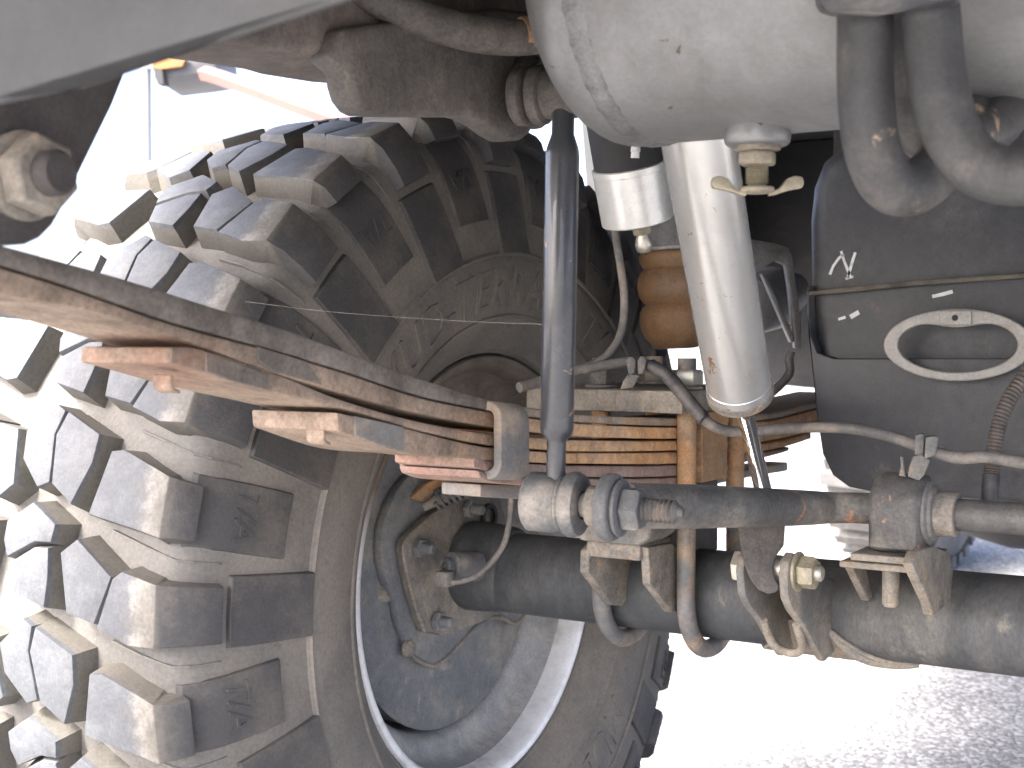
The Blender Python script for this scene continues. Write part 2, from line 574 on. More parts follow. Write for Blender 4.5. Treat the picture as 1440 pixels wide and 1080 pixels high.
K = R(1) * .43                    # metres per degree on the tread
def lug_mesh(name, poly, draft=.0040, base=.4135, side=None):
    """poly: (angle, x). side: (i, j, rows) adds a sidewall face beyond the edge i-j, rows of (angle_i, angle_j, x, r)"""
    b = BM()
    flat = [(a * K, x) for a, x in poly]
    grown = offset_poly(flat, .0012)
    if not side:
        poly = [(o.x / K, o.y) for o in grown]
        flat = [(o.x, o.y) for o in grown]
    else:
        poly = [(o.x / K, o.y if x < 0 else x) for o, (a, x) in zip(grown, poly)]
        flat = [(a * K, x) for a, x in poly]
    off = offset_poly(flat, draft)
    n = len(poly)
    top = [b.verts.new(pol(a, x, rtop(x))) for a, x in poly]
    bot = [b.verts.new(pol(o.x / K, o.y, base)) for o in off]
    b.faces.new(top)
    skip = None
    extra = []
    if side:
        i, j, rows = side
        skip = i
        for q, s in ((i, 1), (j, -1)):
            a, x = poly[q]
            bot[q].co = pol(a + .6 * s, -.006, .4105)
        prev_t, prev_b = (top[i], top[j]), (bot[i], bot[j])
        for k, (ai, aj, x, r) in enumerate(rows):
            t = (b.verts.new(pol(ai, x, r)), b.verts.new(pol(aj, x, r)))
            rb = r - .003 if k < len(rows) - 1 else r - .005
            extra += t
            rb = min(rb, .4105)
            xb = xc_at(rb) - .003
            q = (b.verts.new(pol(ai + .45, xb, rb)), b.verts.new(pol(aj - .45, xb, rb)))
            b.faces.new((prev_t[0], prev_t[1], t[1], t[0]))
            b.faces.new((prev_t[0], t[0], q[0], prev_b[0]))
            b.faces.new((prev_t[1], prev_b[1], q[1], t[1]))
            prev_t, prev_b = t, q
        b.faces.new((prev_t[0], prev_t[1], prev_b[1], prev_b[0]))
    for k in range(n):
        if k == skip:
            continue
        b.faces.new((top[k], top[(k + 1) % n], bot[(k + 1) % n], bot[k]))
    keep = set(top) | set(extra)
    bmesh.ops.recalc_face_normals(b, faces=b.faces)
    ed = [e for e in b.edges if len(e.link_faces) == 2 and e.verts[0] in keep and e.verts[1] in keep and e.calc_face_angle(0) > R(22)]
    bmesh.ops.bevel(b, geom=ed, offset=.0010, segments=2, profile=.5, affect='EDGES', clamp_overlap=True)
    return mesh_of(name, b, M['lug'], smooth=30)

PERIOD = 360 / 17
A_ = [(18.6, -.054), (18.8, -.043), (16.7, .004), (11.2, .004), (11.7, -.016), (12.7, -.064)]
C2 = [(8.6, -.087), (9.9, -.073), (6.9, -.0375), (2.6, -.051), (3.2, -.077)]
S2 = [(6.7, -.0335), (7.4, -.026), (6.6, .006), (1.0, .006), (1.0, -.017), (2.2, -.0455)]
KA = [(20.2, -.150), (22.9, -.124), (22.4, -.116), (20.1, -.120), (15.4, -.1135), (14.9, -.124), (17.5, -.146)]
KB = [(22.2, -.110), (20.2, -.073), (17.5, -.073), (13.6, -.086), (15.3, -.108), (20.0, -.1155)]
K1 = [(11.1, -.150), (13.0, -.125), (11.2, -.099), (9.7, -.101), (9.6, -.118), (7.9, -.146), (9.3, -.151)]
K2 = [(7.0, -.142), (8.7, -.117), (8.8, -.103), (6.1, -.101), (3.5, -.103), (4.4, -.134)]
sideA = (2, 3, [(16.6, 11.1, .012, .424), (16.5, 11.0, .0185, .4105)])
sideB = (2, 3, [(6.6, .9, .016, .420), (6.55, .8, .024, .403), (6.5, .7, .0285, .3875)])
lugs = [lug_mesh('shoulder_block', A_, side=sideA), lug_mesh('inner_block', C2), lug_mesh('shoulder_block', S2, side=sideB)]
cents = [lug_mesh('centre_block', p) for p in (KA, KB, K1, K2)]
FLIP = 23.5
def flip(me_src, name):
    me = me_src.copy()
    me.name = name
    # half a turn about the radial line at angle FLIP/2 on the centre plane
    ax = pol(FLIP / 2, 0, 1)
    me.transform(Matrix.Translation((CX, 0, 0)) @ Matrix.Rotation(math.pi, 4, ax) @ Matrix.Translation((-CX, 0, 0)))
    return me
outer = [flip(m, m.name) for m in lugs]
allm = [(m, 'tread_block') for m in lugs + cents + outer]

def plate_mesh(a0, a1, r0, r1, da=0.0):
    """raised sidewall plate from radius r0 down to r1"""
    b = BM()
    nr, na = 4, 4
    g = []
    for i in range(nr + 1):
        r = r0 + (r1 - r0) * i / nr
        x = xc_at(r)
        row = []
        for k in range(na + 1):
            a = a0 + (a1 - a0) * k / na
            wid = 1 + .17 * i / nr
            am = (a0 + a1) / 2
            a = am + (a - am) * wid + da * i / nr
            row.append((pol(a, x + .0032, r), pol(am + (a - am) * 1.06, x - .002, r + (.0015 if i == 0 else -.0015 if i == nr else 0))))
        g.append(row)
    T = [[b.verts.new(c[0]) for c in row] for row in g]
    B = [[b.verts.new(c[1]) for c in row] for row in g]
    for i in range(nr):
        for k in range(na):
            b.faces.new((T[i][k], T[i][k + 1], T[i + 1][k + 1], T[i + 1][k]))
    for k in range(na):
        b.faces.new((T[0][k], T[0][k + 1], B[0][k + 1], B[0][k]))
        b.faces.new((T[nr][k], T[nr][k + 1], B[nr][k + 1], B[nr][k]))
    for i in range(nr):
        b.faces.new((T[i][0], T[i + 1][0], B[i + 1][0], B[i][0]))
        b.faces.new((T[i][na], T[i + 1][na], B[i + 1][na], B[i][na]))
    return mesh_of('side_plate', b, M['plate'], bevel=.0006, bseg=1, ang=40, smooth=30)
plates = [plate_mesh(10.6, 17.7, .4075, .333), plate_mesh(-.1, 7.6, .376, .3015)]
plates_o = [flip(m, m.name) for m in plates]

def bar_mesh(pts, h):
    b = BM()
    T = []
    for a, x, r in pts:
        T.append((b.verts.new(pol(a - .16, x, r - .004)), b.verts.new(pol(a - .08, x, r + h)), b.verts.new(pol(a + .08, x, r + h)), b.verts.new(pol(a + .16, x, r - .004))))
    for p, q in zip(T, T[1:]):
        for k in range(3):
            b.faces.new((p[k], p[k + 1], q[k + 1], q[k]))
    b.faces.new(T[0])
    b.faces.new(T[-1])
    return mesh_of('groove_ridge', b, M['carcass'], smooth=0)
ridges = [bar_mesh([(11.3, -.058, .4155), (10.0, -.022, .4145), (9.0, .002, .4085), (8.95, .012, .400), (8.95, .020, .383)], .003),
          bar_mesh([(21.6, -.050, .4155), (20.6, -.022, .4145), (19.7, .002, .4085), (19.6, .012, .400), (19.6, .021, .381)], .003)]

def text_mesh(txt, size, depth):
    cu = bpy.data.curves.new('txt', 'FONT')
    cu.body = txt
    cu.size = size
    cu.extrude = depth
    cu.align_x = 'CENTER'
    cu.align_y = 'CENTER'
    cu.resolution_u = 3
    o = bpy.data.objects.new('txt', cu)
    COL.objects.link(o)
    bpy.context.view_layer.update()
    dg = bpy.context.evaluated_depsgraph_get()
    me = bpy.data.meshes.new_from_object(o.evaluated_get(dg))
    bpy.data.objects.remove(o)
    bpy.data.curves.remove(cu)
    return me

def wrap_text(name, txt, size, r0, phi0, flipdir=1, rot=0.0, shear=0.0, lift=.0035, depth=.0012):
    """lettering laid on the inner sidewall, its top pointing outwards"""
    me = text_mesh(txt, size, depth)
    for v in me.vertices:
        x, y = v.co.x + shear * v.co.y, v.co.y
        x, y = x * math.cos(rot) - y * math.sin(rot), x * math.sin(rot) + y * math.cos(rot)
        r = r0 + y
        a = phi0 + flipdir * math.degrees(x / r0)
        v.co = pol(a, xc_at(max(.215, min(.41, r))) + lift + v.co.z, r)
    me.materials.clear()
    me.materials.append(M['plate'] if lift > .002 else M['carcass'])
    me.name = name
    return me
ta = wrap_text('lettering', 'T/A', .026, .372, 14.2, 1, math.pi, .2, lift=.0034, depth=.0008)
for k in range(17):
    al = -R(PERIOD * k)
    for me, nm in allm:
        o = link(nm, me, tyre, (0, 0, 0))
        o.rotation_euler.x = al
    for me in plates + plates_o:
        o = link('side_plate', me, tyre, (0, 0, 0))
        o.rotation_euler.x = al
    for me in ridges:
        o = link('groove_ridge', me, tyre, (0, 0, 0))
        o.rotation_euler.x = al
    o = link('lettering', ta, tyre, (0, 0, 0))
    o.rotation_euler.x = al
for txt, ph in (('MUD-TERRAIN  T/A', 87), ('MUD-TERRAIN  T/A', 267)):
    o = link('lettering', wrap_text('lettering', txt, .052, .268, ph, 1, 0, .15, lift=.0006, depth=.0012), tyre, (0, 0, 0))
# thin circular ribs moulded on the sidewall
b = BM()
for r0 in (.3005, .243):
    x0 = xc_at(r0)
    lathe(b, [(x0 - .001, r0 - .0022), (x0 + .0022, r0 - .0008), (x0 + .0022, r0 + .0008), (x0 - .001, r0 + .0022)], seg=120, closed=True)
link('sidewall_rib', mesh_of('sidewall_rib', b, M['carcass'], smooth=50), tyre, (0, 0, 0))

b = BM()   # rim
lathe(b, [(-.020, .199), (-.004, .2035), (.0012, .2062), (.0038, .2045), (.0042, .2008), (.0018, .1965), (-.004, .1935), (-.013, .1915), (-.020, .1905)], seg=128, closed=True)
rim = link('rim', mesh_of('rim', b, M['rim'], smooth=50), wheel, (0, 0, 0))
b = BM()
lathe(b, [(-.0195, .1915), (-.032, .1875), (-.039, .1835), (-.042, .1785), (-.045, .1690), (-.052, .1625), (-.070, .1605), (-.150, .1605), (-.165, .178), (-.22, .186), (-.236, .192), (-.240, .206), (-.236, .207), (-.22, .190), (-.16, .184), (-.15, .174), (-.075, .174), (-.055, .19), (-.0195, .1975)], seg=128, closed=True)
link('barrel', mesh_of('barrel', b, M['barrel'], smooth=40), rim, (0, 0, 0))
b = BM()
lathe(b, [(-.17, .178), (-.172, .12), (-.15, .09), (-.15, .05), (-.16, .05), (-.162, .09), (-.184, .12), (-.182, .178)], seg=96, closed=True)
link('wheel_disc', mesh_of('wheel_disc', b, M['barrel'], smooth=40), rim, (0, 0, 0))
b = BM()
lathe(b, [(-.053, .1480), (-.053, .1510), (-.055, .1545), (-.1, .1545), (-.149, .1545), (-.149, .02), (-.14, .02), (-.14, .146), (-.053, .146)], seg=96, closed=True)
link('brake_drum', mesh_of('brake_drum', b, M['brake'], smooth=40), wheel, (0, 0, 0))
# ------------------------------------------------------------------ leaf spring
SX0, SX1 = .160, .225
spring = thing('leaf_spring', 'rusty multi-leaf spring pack curving from the shackle past the tyre to the axle', 'leaf spring', (.19, 0, .54))
def leaf(top, bot, mat, x0=SX0, x1=SX1, label=None):
    b = BM()
    t = smooth_path(top, 5)
    q = smooth_path(bot, 5)
    prism_x(b, t + q[::-1], x0, x1)
    part('leaf', b, mat, spring, bevel=.0016, bseg=2, smooth=35, ang=40, label=label)
leaf([(0.2250, -0.7472, 0.7010), (0.2250, -0.7231, 0.6960), (0.2250, -0.6933, 0.6908), (0.2250, -0.6523, 0.6835), (0.2250, -0.5964, 0.6719), (0.2250, -0.5431, 0.6612), (0.2250, -0.4952, 0.6499), (0.2250, -0.4200, 0.6320), (0.2250, -0.3375, 0.6154), (0.2250, -0.2760, 0.6066), (0.2250, -0.2222, 0.6006), (0.2250, -0.0522, 0.5898), (0.2250, 0.0886, 0.5856), (0.2250, 0.1760, 0.5850), (0.2250, 0.2285, 0.5884), (0.2250, 0.4044, 0.5963)],
     [(0.2250, -0.7473, 0.6926), (0.2250, -0.7232, 0.6873), (0.2250, -0.6856, 0.6791), (0.2250, -0.6255, 0.6642), (0.2250, -0.5654, 0.6525), (0.2250, -0.4953, 0.6382), (0.2250, -0.4201, 0.6211), (0.2250, -0.3375, 0.6083), (0.2250, -0.2760, 0.6006), (0.2250, -0.2222, 0.5949), (0.2250, -0.0521, 0.5832), (0.2250, 0.0886, 0.5794), (0.2250, 0.1761, 0.5787), (0.2250, 0.2470, 0.5822), (0.2250, 0.4046, 0.5883)], 'leaf_top', label='topmost long leaf with a grey worn upper face')
leaf([(0.2250, -0.7473, 0.6917), (0.2250, -0.7232, 0.6864), (0.2250, -0.6856, 0.6782), (0.2250, -0.6255, 0.6633), (0.2250, -0.5654, 0.6518), (0.2250, -0.4953, 0.6374), (0.2250, -0.4201, 0.6202), (0.2250, -0.3375, 0.6074), (0.2250, -0.2760, 0.5996), (0.2250, -0.2222, 0.5939), (0.2250, -0.0521, 0.5820), (0.2250, 0.0887, 0.5784), (0.2250, 0.1761, 0.5773), (0.2250, 0.2470, 0.5808), (0.2250, 0.4046, 0.5867)],
     [(0.2250, -0.7475, 0.6798), (0.2250, -0.7234, 0.6749), (0.2250, -0.6857, 0.6705), (0.2250, -0.6437, 0.6619), (0.2250, -0.6050, 0.6523), (0.2250, -0.5556, 0.6386), (0.2250, -0.4954, 0.6253), (0.2250, -0.4201, 0.6102), (0.2250, -0.3375, 0.5975), (0.2250, -0.2760, 0.5902), (0.2250, -0.2222, 0.5845), (0.2250, -0.0520, 0.5725), (0.2250, 0.0888, 0.5692), (0.2250, 0.1819, 0.5687), (0.2250, 0.2472, 0.5702), (0.2250, 0.4049, 0.5740)], 'leaf')
leaf([(0.2250, -0.6242, 0.6521), (0.2250, -0.6031, 0.6506), (0.2250, -0.5433, 0.6357), (0.2250, -0.4954, 0.6217), (0.2250, -0.4201, 0.6054), (0.2250, -0.3375, 0.5928), (0.2250, -0.2760, 0.5867), (0.2250, -0.2222, 0.5819), (0.2250, -0.0520, 0.5707), (0.2250, 0.0888, 0.5665), (0.2250, 0.1820, 0.5666), (0.2250, 0.2473, 0.5680), (0.2250, 0.3807, 0.5704)],
     [(0.2250, -0.6257, 0.6442), (0.2250, -0.6032, 0.6392), (0.2250, -0.5655, 0.6303), (0.2250, -0.4954, 0.6169), (0.2250, -0.4202, 0.5998), (0.2250, -0.3375, 0.5852), (0.2250, -0.2760, 0.5787), (0.2250, -0.2221, 0.5735), (0.2250, -0.0519, 0.5627), (0.2250, 0.0889, 0.5586), (0.2250, 0.1821, 0.5582), (0.2250, 0.2474, 0.5600), (0.2250, 0.3809, 0.5625)], 'leaf')
leaf([(0.2250, -0.4992, 0.6147), (0.2250, -0.4398, 0.6034), (0.2250, -0.3817, 0.5913), (0.2250, -0.3375, 0.5838), (0.2250, -0.2760, 0.5772), (0.2250, -0.2221, 0.5724), (0.2250, -0.0519, 0.5612), (0.2250, 0.0890, 0.5567), (0.2250, 0.1822, 0.5561), (0.2250, 0.2271, 0.5576), (0.2250, 0.2704, 0.5594)],
     [(0.2250, -0.4980, 0.6042), (0.2250, -0.4398, 0.5881), (0.2250, -0.3817, 0.5809), (0.2250, -0.3375, 0.5753), (0.2250, -0.2760, 0.5692), (0.2250, -0.2221, 0.5646), (0.2250, -0.0518, 0.5516), (0.2250, 0.0891, 0.5494), (0.2250, 0.1823, 0.5491), (0.2250, 0.2272, 0.5504), (0.2250, 0.2705, 0.5528)], 'leaf')
leaf([(0.2250, -0.3597, 0.5807), (0.2250, -0.3314, 0.5739), (0.2250, -0.2760, 0.5682), (0.2250, -0.2221, 0.5630), (0.2250, -0.0518, 0.5504), (0.2250, 0.0891, 0.5481), (0.2250, 0.1823, 0.5477), (0.2250, 0.2074, 0.5488)],
     [(0.2250, -0.3597, 0.5728), (0.2250, -0.3314, 0.5658), (0.2250, -0.2760, 0.5597), (0.2250, -0.2221, 0.5547), (0.2250, -0.0517, 0.5414), (0.2250, 0.0892, 0.5415), (0.2250, 0.1824, 0.5435), (0.2250, 0.2075, 0.5446)], 'leaf_red', label='short reddish leaf near the bottom of the pack')
leaf([(0.2250, -0.3555, 0.5706), (0.2250, -0.3314, 0.5654), (0.2250, -0.2760, 0.5590), (0.2250, -0.2221, 0.5536), (0.2250, -0.0517, 0.5402), (0.2250, 0.0892, 0.5402)],
     [(0.2250, -0.3521, 0.5652), (0.2250, -0.3402, 0.5614), (0.2250, -0.3226, 0.5584), (0.2250, -0.2760, 0.5527), (0.2250, -0.2220, 0.5468), (0.2250, -0.0516, 0.5325), (0.2250, 0.0893, 0.5329)], 'leaf_red', label='lowest dusty red leaf with a rounded tip')
leaf([(0.2050, -0.3217, 0.5572), (0.2050, -0.2525, 0.5505), (0.2050, -0.0819, 0.5341), (0.2050, 0.1463, 0.5293), (0.2050, 0.2566, 0.5286)], [(0.2050, -0.3217, 0.5485), (0.2050, -0.2525, 0.5402), (0.2050, -0.0818, 0.5240), (0.2050, 0.1464, 0.5217), (0.2050, 0.2567, 0.5197)], 'clip', x0=.172, x1=.205, label='grey flat bar under the pack')
# spacer pads riveted at the leaf tips
def pad(px, mat='leaf_top'):
    b = BM()
    prism_x(b, px, SX1 - .004, SX1 + .0012)
    part('tip_pad', b, mat, spring, bevel=.0006, bseg=1)
pad([(0.2250, -0.6031, 0.6499), (0.2250, -0.5655, 0.6399), (0.2250, -0.5568, 0.6375), (0.2250, -0.5568, 0.6289), (0.2250, -0.5814, 0.6340), (0.2250, -0.6027, 0.6396)])
pad([(0.2250, -0.5648, 0.6522), (0.2250, -0.5259, 0.6438), (0.2250, -0.5127, 0.6307), (0.2250, -0.5556, 0.6394), (0.2250, -0.5649, 0.6451)])
pad([(0.2250, -0.4846, 0.6120), (0.2250, -0.4559, 0.6068), (0.2250, -0.4376, 0.6033), (0.2250, -0.4377, 0.5888), (0.2250, -0.4628, 0.5943), (0.2250, -0.4840, 0.6005)], 'clip')
for px, pz in ((250, 530), (455, 610)):
    pass
# small bent retaining tabs under the leaf tips
def tab(p, w):
    b = BM()
    pts = [(0, 0), (0, -.006), (.002, -.0085), (.007, -.0098), (.007, -.0080), (.0034, -.0068), (.002, -.005), (.002, 0)]
    prism(b, [(p[0], p[1] + u, p[2] + v) for u, v in pts], (-w, 0, 0))
    part('retaining_tab', b, 'leaf', spring, bevel=.0006, bseg=1)
tab((0.2140, -0.6151, 0.6383), .013)
tab((0.2140, -0.4979, 0.6046), .013)
# rebound clip: a flat band wrapped round the pack
def band(y0, y1, zt, zb, x0, x1, th, rad):
    o, i = [], []
    for (cx, cz, a0) in ((x1 - rad, zt - rad, 0), (x0 + rad, zt - rad, 90), (x0 + rad, zb + rad, 180), (x1 - rad, zb + rad, 270)):
        for k in range(6):
            a = R(a0 + 90 * k / 5)
            o.append((cx + rad * math.cos(a), y0, cz + rad * math.sin(a)))
            i.append((cx + (rad - th) * math.cos(a), y0, cz + (rad - th) * math.sin(a)))
    b = BM()
    ring_prism(b, o, i, (0, y1 - y0, 0))
    return b
b = band(-.345, -.309, .6155, .5635, .152, .2365, .0065, .011)
for v in b.verts:
    v.co.z -= (v.co.y + .345) * .10
part('rebound_clip', b, 'clip', spring, bevel=.0015, bseg=2)

# ------------------------------------------------------------------ plate, perch and U-bolts that clamp the spring
plate = thing('spring_plate', 'flat rusty steel plate lying on top of the leaf pack under the bump stop', 'plate', (.17, 0, .595))
b = BM()
box(b, (.098, -.088, .5955), (.246, .088, .614))
part('plate', b, 'cast_brown', plate, bevel=.002)
GB = 'U-bolts clamping the spring to the axle'
for x, lab, mat in ((.233, 'rusty U-bolt round the axle tube, nearest the shock absorber', 'ubolt'), (.152, 'rusty U-bolt round the axle tube, behind the forked bracket', 'ubolt')):
    u = thing('u_bolt', lab, 'bolt', (x, 0, .388), GB)
    b = BM()
    rr = .0515
    pts = [(x, -rr, .640), (x, -rr, .56), (x, -rr, .47), (x, -rr, .437)] + [(x, -rr * math.cos(R(a)), .437 - .0495 * math.sin(R(a))) for a in range(20, 180, 20)] + [(x, rr, .437), (x, rr, .47), (x, rr, .56), (x, rr, .640)]
    tube(b, pts, .0078, seg=16, n=3)
    part('rod', b, mat, u, smooth=50)
    for y in (-rr, rr):
        b = BM()
        lathe(b, [(0, .0079), (.003, .0082), (.075, .0082), (.078, .0079)], (x, y, .517), (0, 0, 1), seg=18)
        part('rusted_leg', b, 'ubolt_rust', u, smooth=50)
    for y in (-rr, rr):
        b = BM()
        lathe(b, [(0, .014), (.0025, .014)], (x, y, .6143), (0, 0, 1), seg=24)
        part('washer', b, 'clip', u, bevel=.0004, bseg=1)
        b = BM()
        hexnut(b, (x, y, .617), (0, 0, 1), .0135, .0135, a0=.3)
        part('nut', b, 'cast' if x < .2 else 'zinc', u)
# ragged rusty spacer between the legs, and the perch on the tube
perch = thing('spring_perch', 'rusty spring seat block between the leaf pack and the axle tube', 'bracket', (.19, 0, .47))
b = BM()
box(b, (.163, -.040, .4665), (.222, .040, .531))
part('seat_block', b, 'frame', perch, bevel=.002)
b = BM()
pts = []
for k in range(15):
    pts.append((.2262, -.026 + .002 * random.uniform(-1, 1), .534 + .0595 * k / 14))
for k in range(15):
    pts.append((.2262, .028 + .003 * random.uniform(-1, 1), .534 + .0595 * (14 - k) / 14))
prism(b, pts, (.010, 0, 0))
part('side_plate', b, 'ubolt_rust', perch, bevel=.0008, bseg=1)
b = BM()
box(b, (.2265, -.0425, .531), (.2295, -.030, .594))
box(b, (.2265, .032, .531), (.2295, .0425, .594))
part('side_strap', b, 'ubolt_rust', perch, bevel=.0008, bseg=1)

# ------------------------------------------------------------------ rear axle
axle = thing('rear_axle', 'dusty black rear axle tube running from the wheel hub to the right', 'axle', (.25, 0, .435))
AO = (0, 0, .435)
b = BM()
lathe(b, [(-.04, .036), (.0, .0375), (.50, .0385), (.507, .043), (.517, .043), (.56, .052), (.60, .09), (.68, .12), (.78, .12), (.86, .08), (.9, .04), (1.55, .038)], AO, (1, 0, 0), seg=64)
part('axle_tube', b, 'axle', axle, smooth=35)
b = BM()
lathe(b, [(-.052, .1555), (-.045, .1575), (-.042, .153), (-.042, .134), (-.040, .128), (-.040, .03), (-.055, .03)], AO, (1, 0, 0), seg=96, closed=True)
bp = part('backing_plate', b, 'brake', axle, smooth=40)
b = BM()
prism_x(b, [(-0.0300, -0.0841, 0.5308), (-0.0300, -0.1004, 0.5199), (-0.0300, -0.1132, 0.5057), (-0.0300, -0.1228, 0.4888), (-0.0300, -0.1260, 0.4720), (-0.0300, -0.1250, 0.4572), (-0.0300, -0.1199, 0.4424), (-0.0300, -0.1115, 0.4276), (-0.0300, -0.1051, 0.4189), (-0.0300, -0.0977, 0.3949), (-0.0300, -0.0869, 0.3765), (-0.0300, -0.0759, 0.3612), (-0.0300, -0.0498, 0.3480), (-0.0300, -0.0335, 0.3488), (-0.0300, -0.0168, 0.3538), (-0.0300, 0.0052, 0.3628), (-0.0300, 0.0253, 0.3718), (-0.0300, 0.0471, 0.3758), (-0.0300, 0.0669, 0.3745), (-0.0300, 0.0831, 0.3696), (-0.0300, 0.0968, 0.3628), (-0.0300, 0.1108, 0.3641), (-0.0300, 0.1292, 0.3774), (-0.0300, 0.1584, 0.4108), (-0.0300, 0.1436, 0.4733), (-0.0300, 0.0941, 0.5137), (-0.0300, -0.0091, 0.5341)], -.040, -.030)
part('dust_shield', b, 'brake', axle, bevel=.0025, label='blue-grey dust shield with a curved lower lip')
b = BM()
prism_x(b, [(-0.0200, -0.0117, 0.5109), (-0.0200, -0.0357, 0.5024), (-0.0200, -0.0702, 0.4914), (-0.0200, -0.1033, 0.4763), (-0.0200, -0.1076, 0.4672), (-0.0200, -0.1034, 0.4486), (-0.0200, -0.0959, 0.4281), (-0.0200, -0.0861, 0.4057), (-0.0200, -0.0762, 0.3869), (-0.0200, -0.0661, 0.3838), (-0.0200, -0.0500, 0.3789), (-0.0200, -0.0120, 0.3767), (-0.0200, 0.0382, 0.3791), (-0.0200, 0.0673, 0.4101), (-0.0200, 0.0713, 0.4600), (-0.0200, 0.0514, 0.5036)], -.029, -.018)
part('flange_plate', b, 'cast', axle, bevel=.003, label='raised angular flange plate with a rusty edge')
b = BM()
tube(b, [(-0.0185, -0.0115, 0.5096), (-0.0185, -0.0378, 0.5014), (-0.0185, -0.0723, 0.4897), (-0.0185, -0.1043, 0.4753), (-0.0185, -0.1086, 0.4668), (-0.0185, -0.1044, 0.4489), (-0.0185, -0.0969, 0.4284), (-0.0185, -0.0871, 0.4060), (-0.0185, -0.0760, 0.3877)], .0022, seg=8, n=4)
part('flange_edge', b, 'cast_brown', axle)
b = BM()
tube(b, [(-0.0300, -0.0880, 0.3768), (-0.0300, -0.0770, 0.3621), (-0.0300, -0.0498, 0.3484), (-0.0300, -0.0335, 0.3488), (-0.0300, -0.0168, 0.3538), (-0.0300, 0.0052, 0.3628), (-0.0300, 0.0253, 0.3718), (-0.0300, 0.0471, 0.3758), (-0.0300, 0.0669, 0.3745), (-0.0300, 0.0831, 0.3696), (-0.0300, 0.0968, 0.3628), (-0.0300, 0.1108, 0.3641), (-0.0300, 0.1249, 0.3736)], .0024, seg=8, n=4)
part('shield_lip', b, 'cast', axle)
for i, p in enumerate(((-0.0120, -0.0882, 0.4660), (-0.0120, -0.0591, 0.3940), (-0.0120, -0.0066, 0.4931))):
    b = BM()
    hexnut(b, (-.0175, p[1], p[2]), (1, 0, 0), .0095, .007, a0=.4 + i)
    lathe(b, [(0, .0055), (.012, .005), (.0135, .0035)], (-.0125, p[1], p[2]), (1, 0, 0), seg=14)
    part('flange_bolt', b, 'brake', axle)
for p in ((-0.0140, 0.0290, 0.4816),):
    b = BM()
    lathe(b, [(0, .013), (.004, .013), (.004, .009), (.001, .009)], (-.0178, p[1], p[2]), (1, 0, 0), seg=24, closed=True)
    part('plug_socket', b, 'dark', axle)
for p, s in (((-0.0360, -0.1089, 0.4253), .0075), ((-0.0280, -0.0841, 0.3717), .0075)):
    b = BM()
    lathe(b, [(0, s * 1.15), (.004, s), (.005, s * .5)], (p[0] - .004, p[1], p[2]), (1, 0, 0), seg=20)
    part('shield_screw', b, 'cast_brown', axle)
# boss with the brake line fitting on the end of the tube
b = BM()
lathe(b, [(0, .043), (.02, .0425), (.045, .040), (.052, .0375)], (-.018, 0, .438), (1, 0, 0), seg=48)
part('end_collar', b, 'axle', axle, bevel=.002)
fp = (0.0240, -0.0949, 0.4539)
fx = (.72, -.62, -.18)
b = BM()
lathe(b, [(-.03, .014), (-.006, .0135), (0, .0125), (.002, .0105), (.002, .008), (.007, .0078), (.0085, .006), (.0085, .003), (.005, .003)], fp, (-.25, -.95, .1), seg=28)
fit = part('line_fitting', b, 'bushing', axle, smooth=30)
b = BM()
tube(b, [(0.0219, -0.1117, 0.4497), (0.0307, -0.1146, 0.4453), (0.0413, -0.1081, 0.4434), (0.0598, -0.1021, 0.4518), (0.0779, -0.0958, 0.4736), (0.0859, -0.0958, 0.4971), (0.0871, -0.0942, 0.5186), (0.0873, -0.0934, 0.5383)], .0027, seg=10)
part('brake_line', b, 'hose_dusty', axle, smooth=60)
b = BM()
box(b, tuple(v - .007 for v in (0.0301, -0.1138, 0.4458)), tuple(v + .007 for v in (0.0301, -0.1138, 0.4458)))
part('line_clip', b, 'cast', axle, bevel=.002)
# hand brake return spring on the backing plate
sp0, sp1 = Vector((-0.0044, -0.0787, 0.5083)), Vector((0.0282, -0.0576, 0.5271))
d = (sp1 - sp0).normalized()
e1 = d.cross(Vector((0, 0, 1))).normalized()
e2 = d.cross(e1)
pts = []
for k in range(8 * 12 + 1):
    t = k / 96
    a = 2 * math.pi * 8 * t
    pts.append(sp0 + (sp1 - sp0) * t + (e1 * math.cos(a) + e2 * math.sin(a)) * .0085)
b = BM()
tube(b, pts, .0018, seg=8, n=0)
part('return_spring', b, 'bushing', axle, smooth=60)
b = BM()
lathe(b, [(-.012, .004), (0, .005), (.004, .006), (.012, .0055), (.055, .004)], sp0, d, seg=14)
part('spring_guide', b, 'cast_brown', axle)
b = BM()
prism(b, [(-0.0278, -0.0838, 0.5106), (-0.0159, -0.0759, 0.5236), (-0.0022, -0.0670, 0.5315), (0.0072, -0.0612, 0.5289), (-0.0092, -0.0719, 0.5171), (-0.0156, -0.0764, 0.5054)], tuple(Vector((-.008, .004, 0))))
part('lever', b, 'ubolt_rust', axle, bevel=.001, bseg=1)
# forked bracket under the bump pad, left of the inner U-bolt
fork = 'cast_brown'
b = BM()
prism_x(b, [(0.1700, -0.1046, 0.4810), (0.1700, -0.0935, 0.4843), (0.1700, -0.0258, 0.4720), (0.1700, -0.0258, 0.4632), (0.1700, -0.0312, 0.4552), (0.1700, -0.0310, 0.4302), (0.1700, -0.0444, 0.4249), (0.1700, -0.0629, 0.4285), (0.1700, -0.1057, 0.4622)], .161, .170)
part('bracket_leg', b, fork, axle, bevel=.0015)
b = BM()
prism_x(b, [(0.2220, -0.1000, 0.4869), (0.2220, -0.0560, 0.4849), (0.2220, -0.0448, 0.4799), (0.2220, -0.0415, 0.4249), (0.2220, -0.0555, 0.4266), (0.2220, -0.0959, 0.4561)], .214, .222)
part('bracket_leg', b, fork, axle, bevel=.0015)
b = BM()
box(b, (.166, -.104, .4755), (.2165, -.045, .4890))
part('bracket_shelf', b, fork, axle, bevel=.0025)
b = BM()
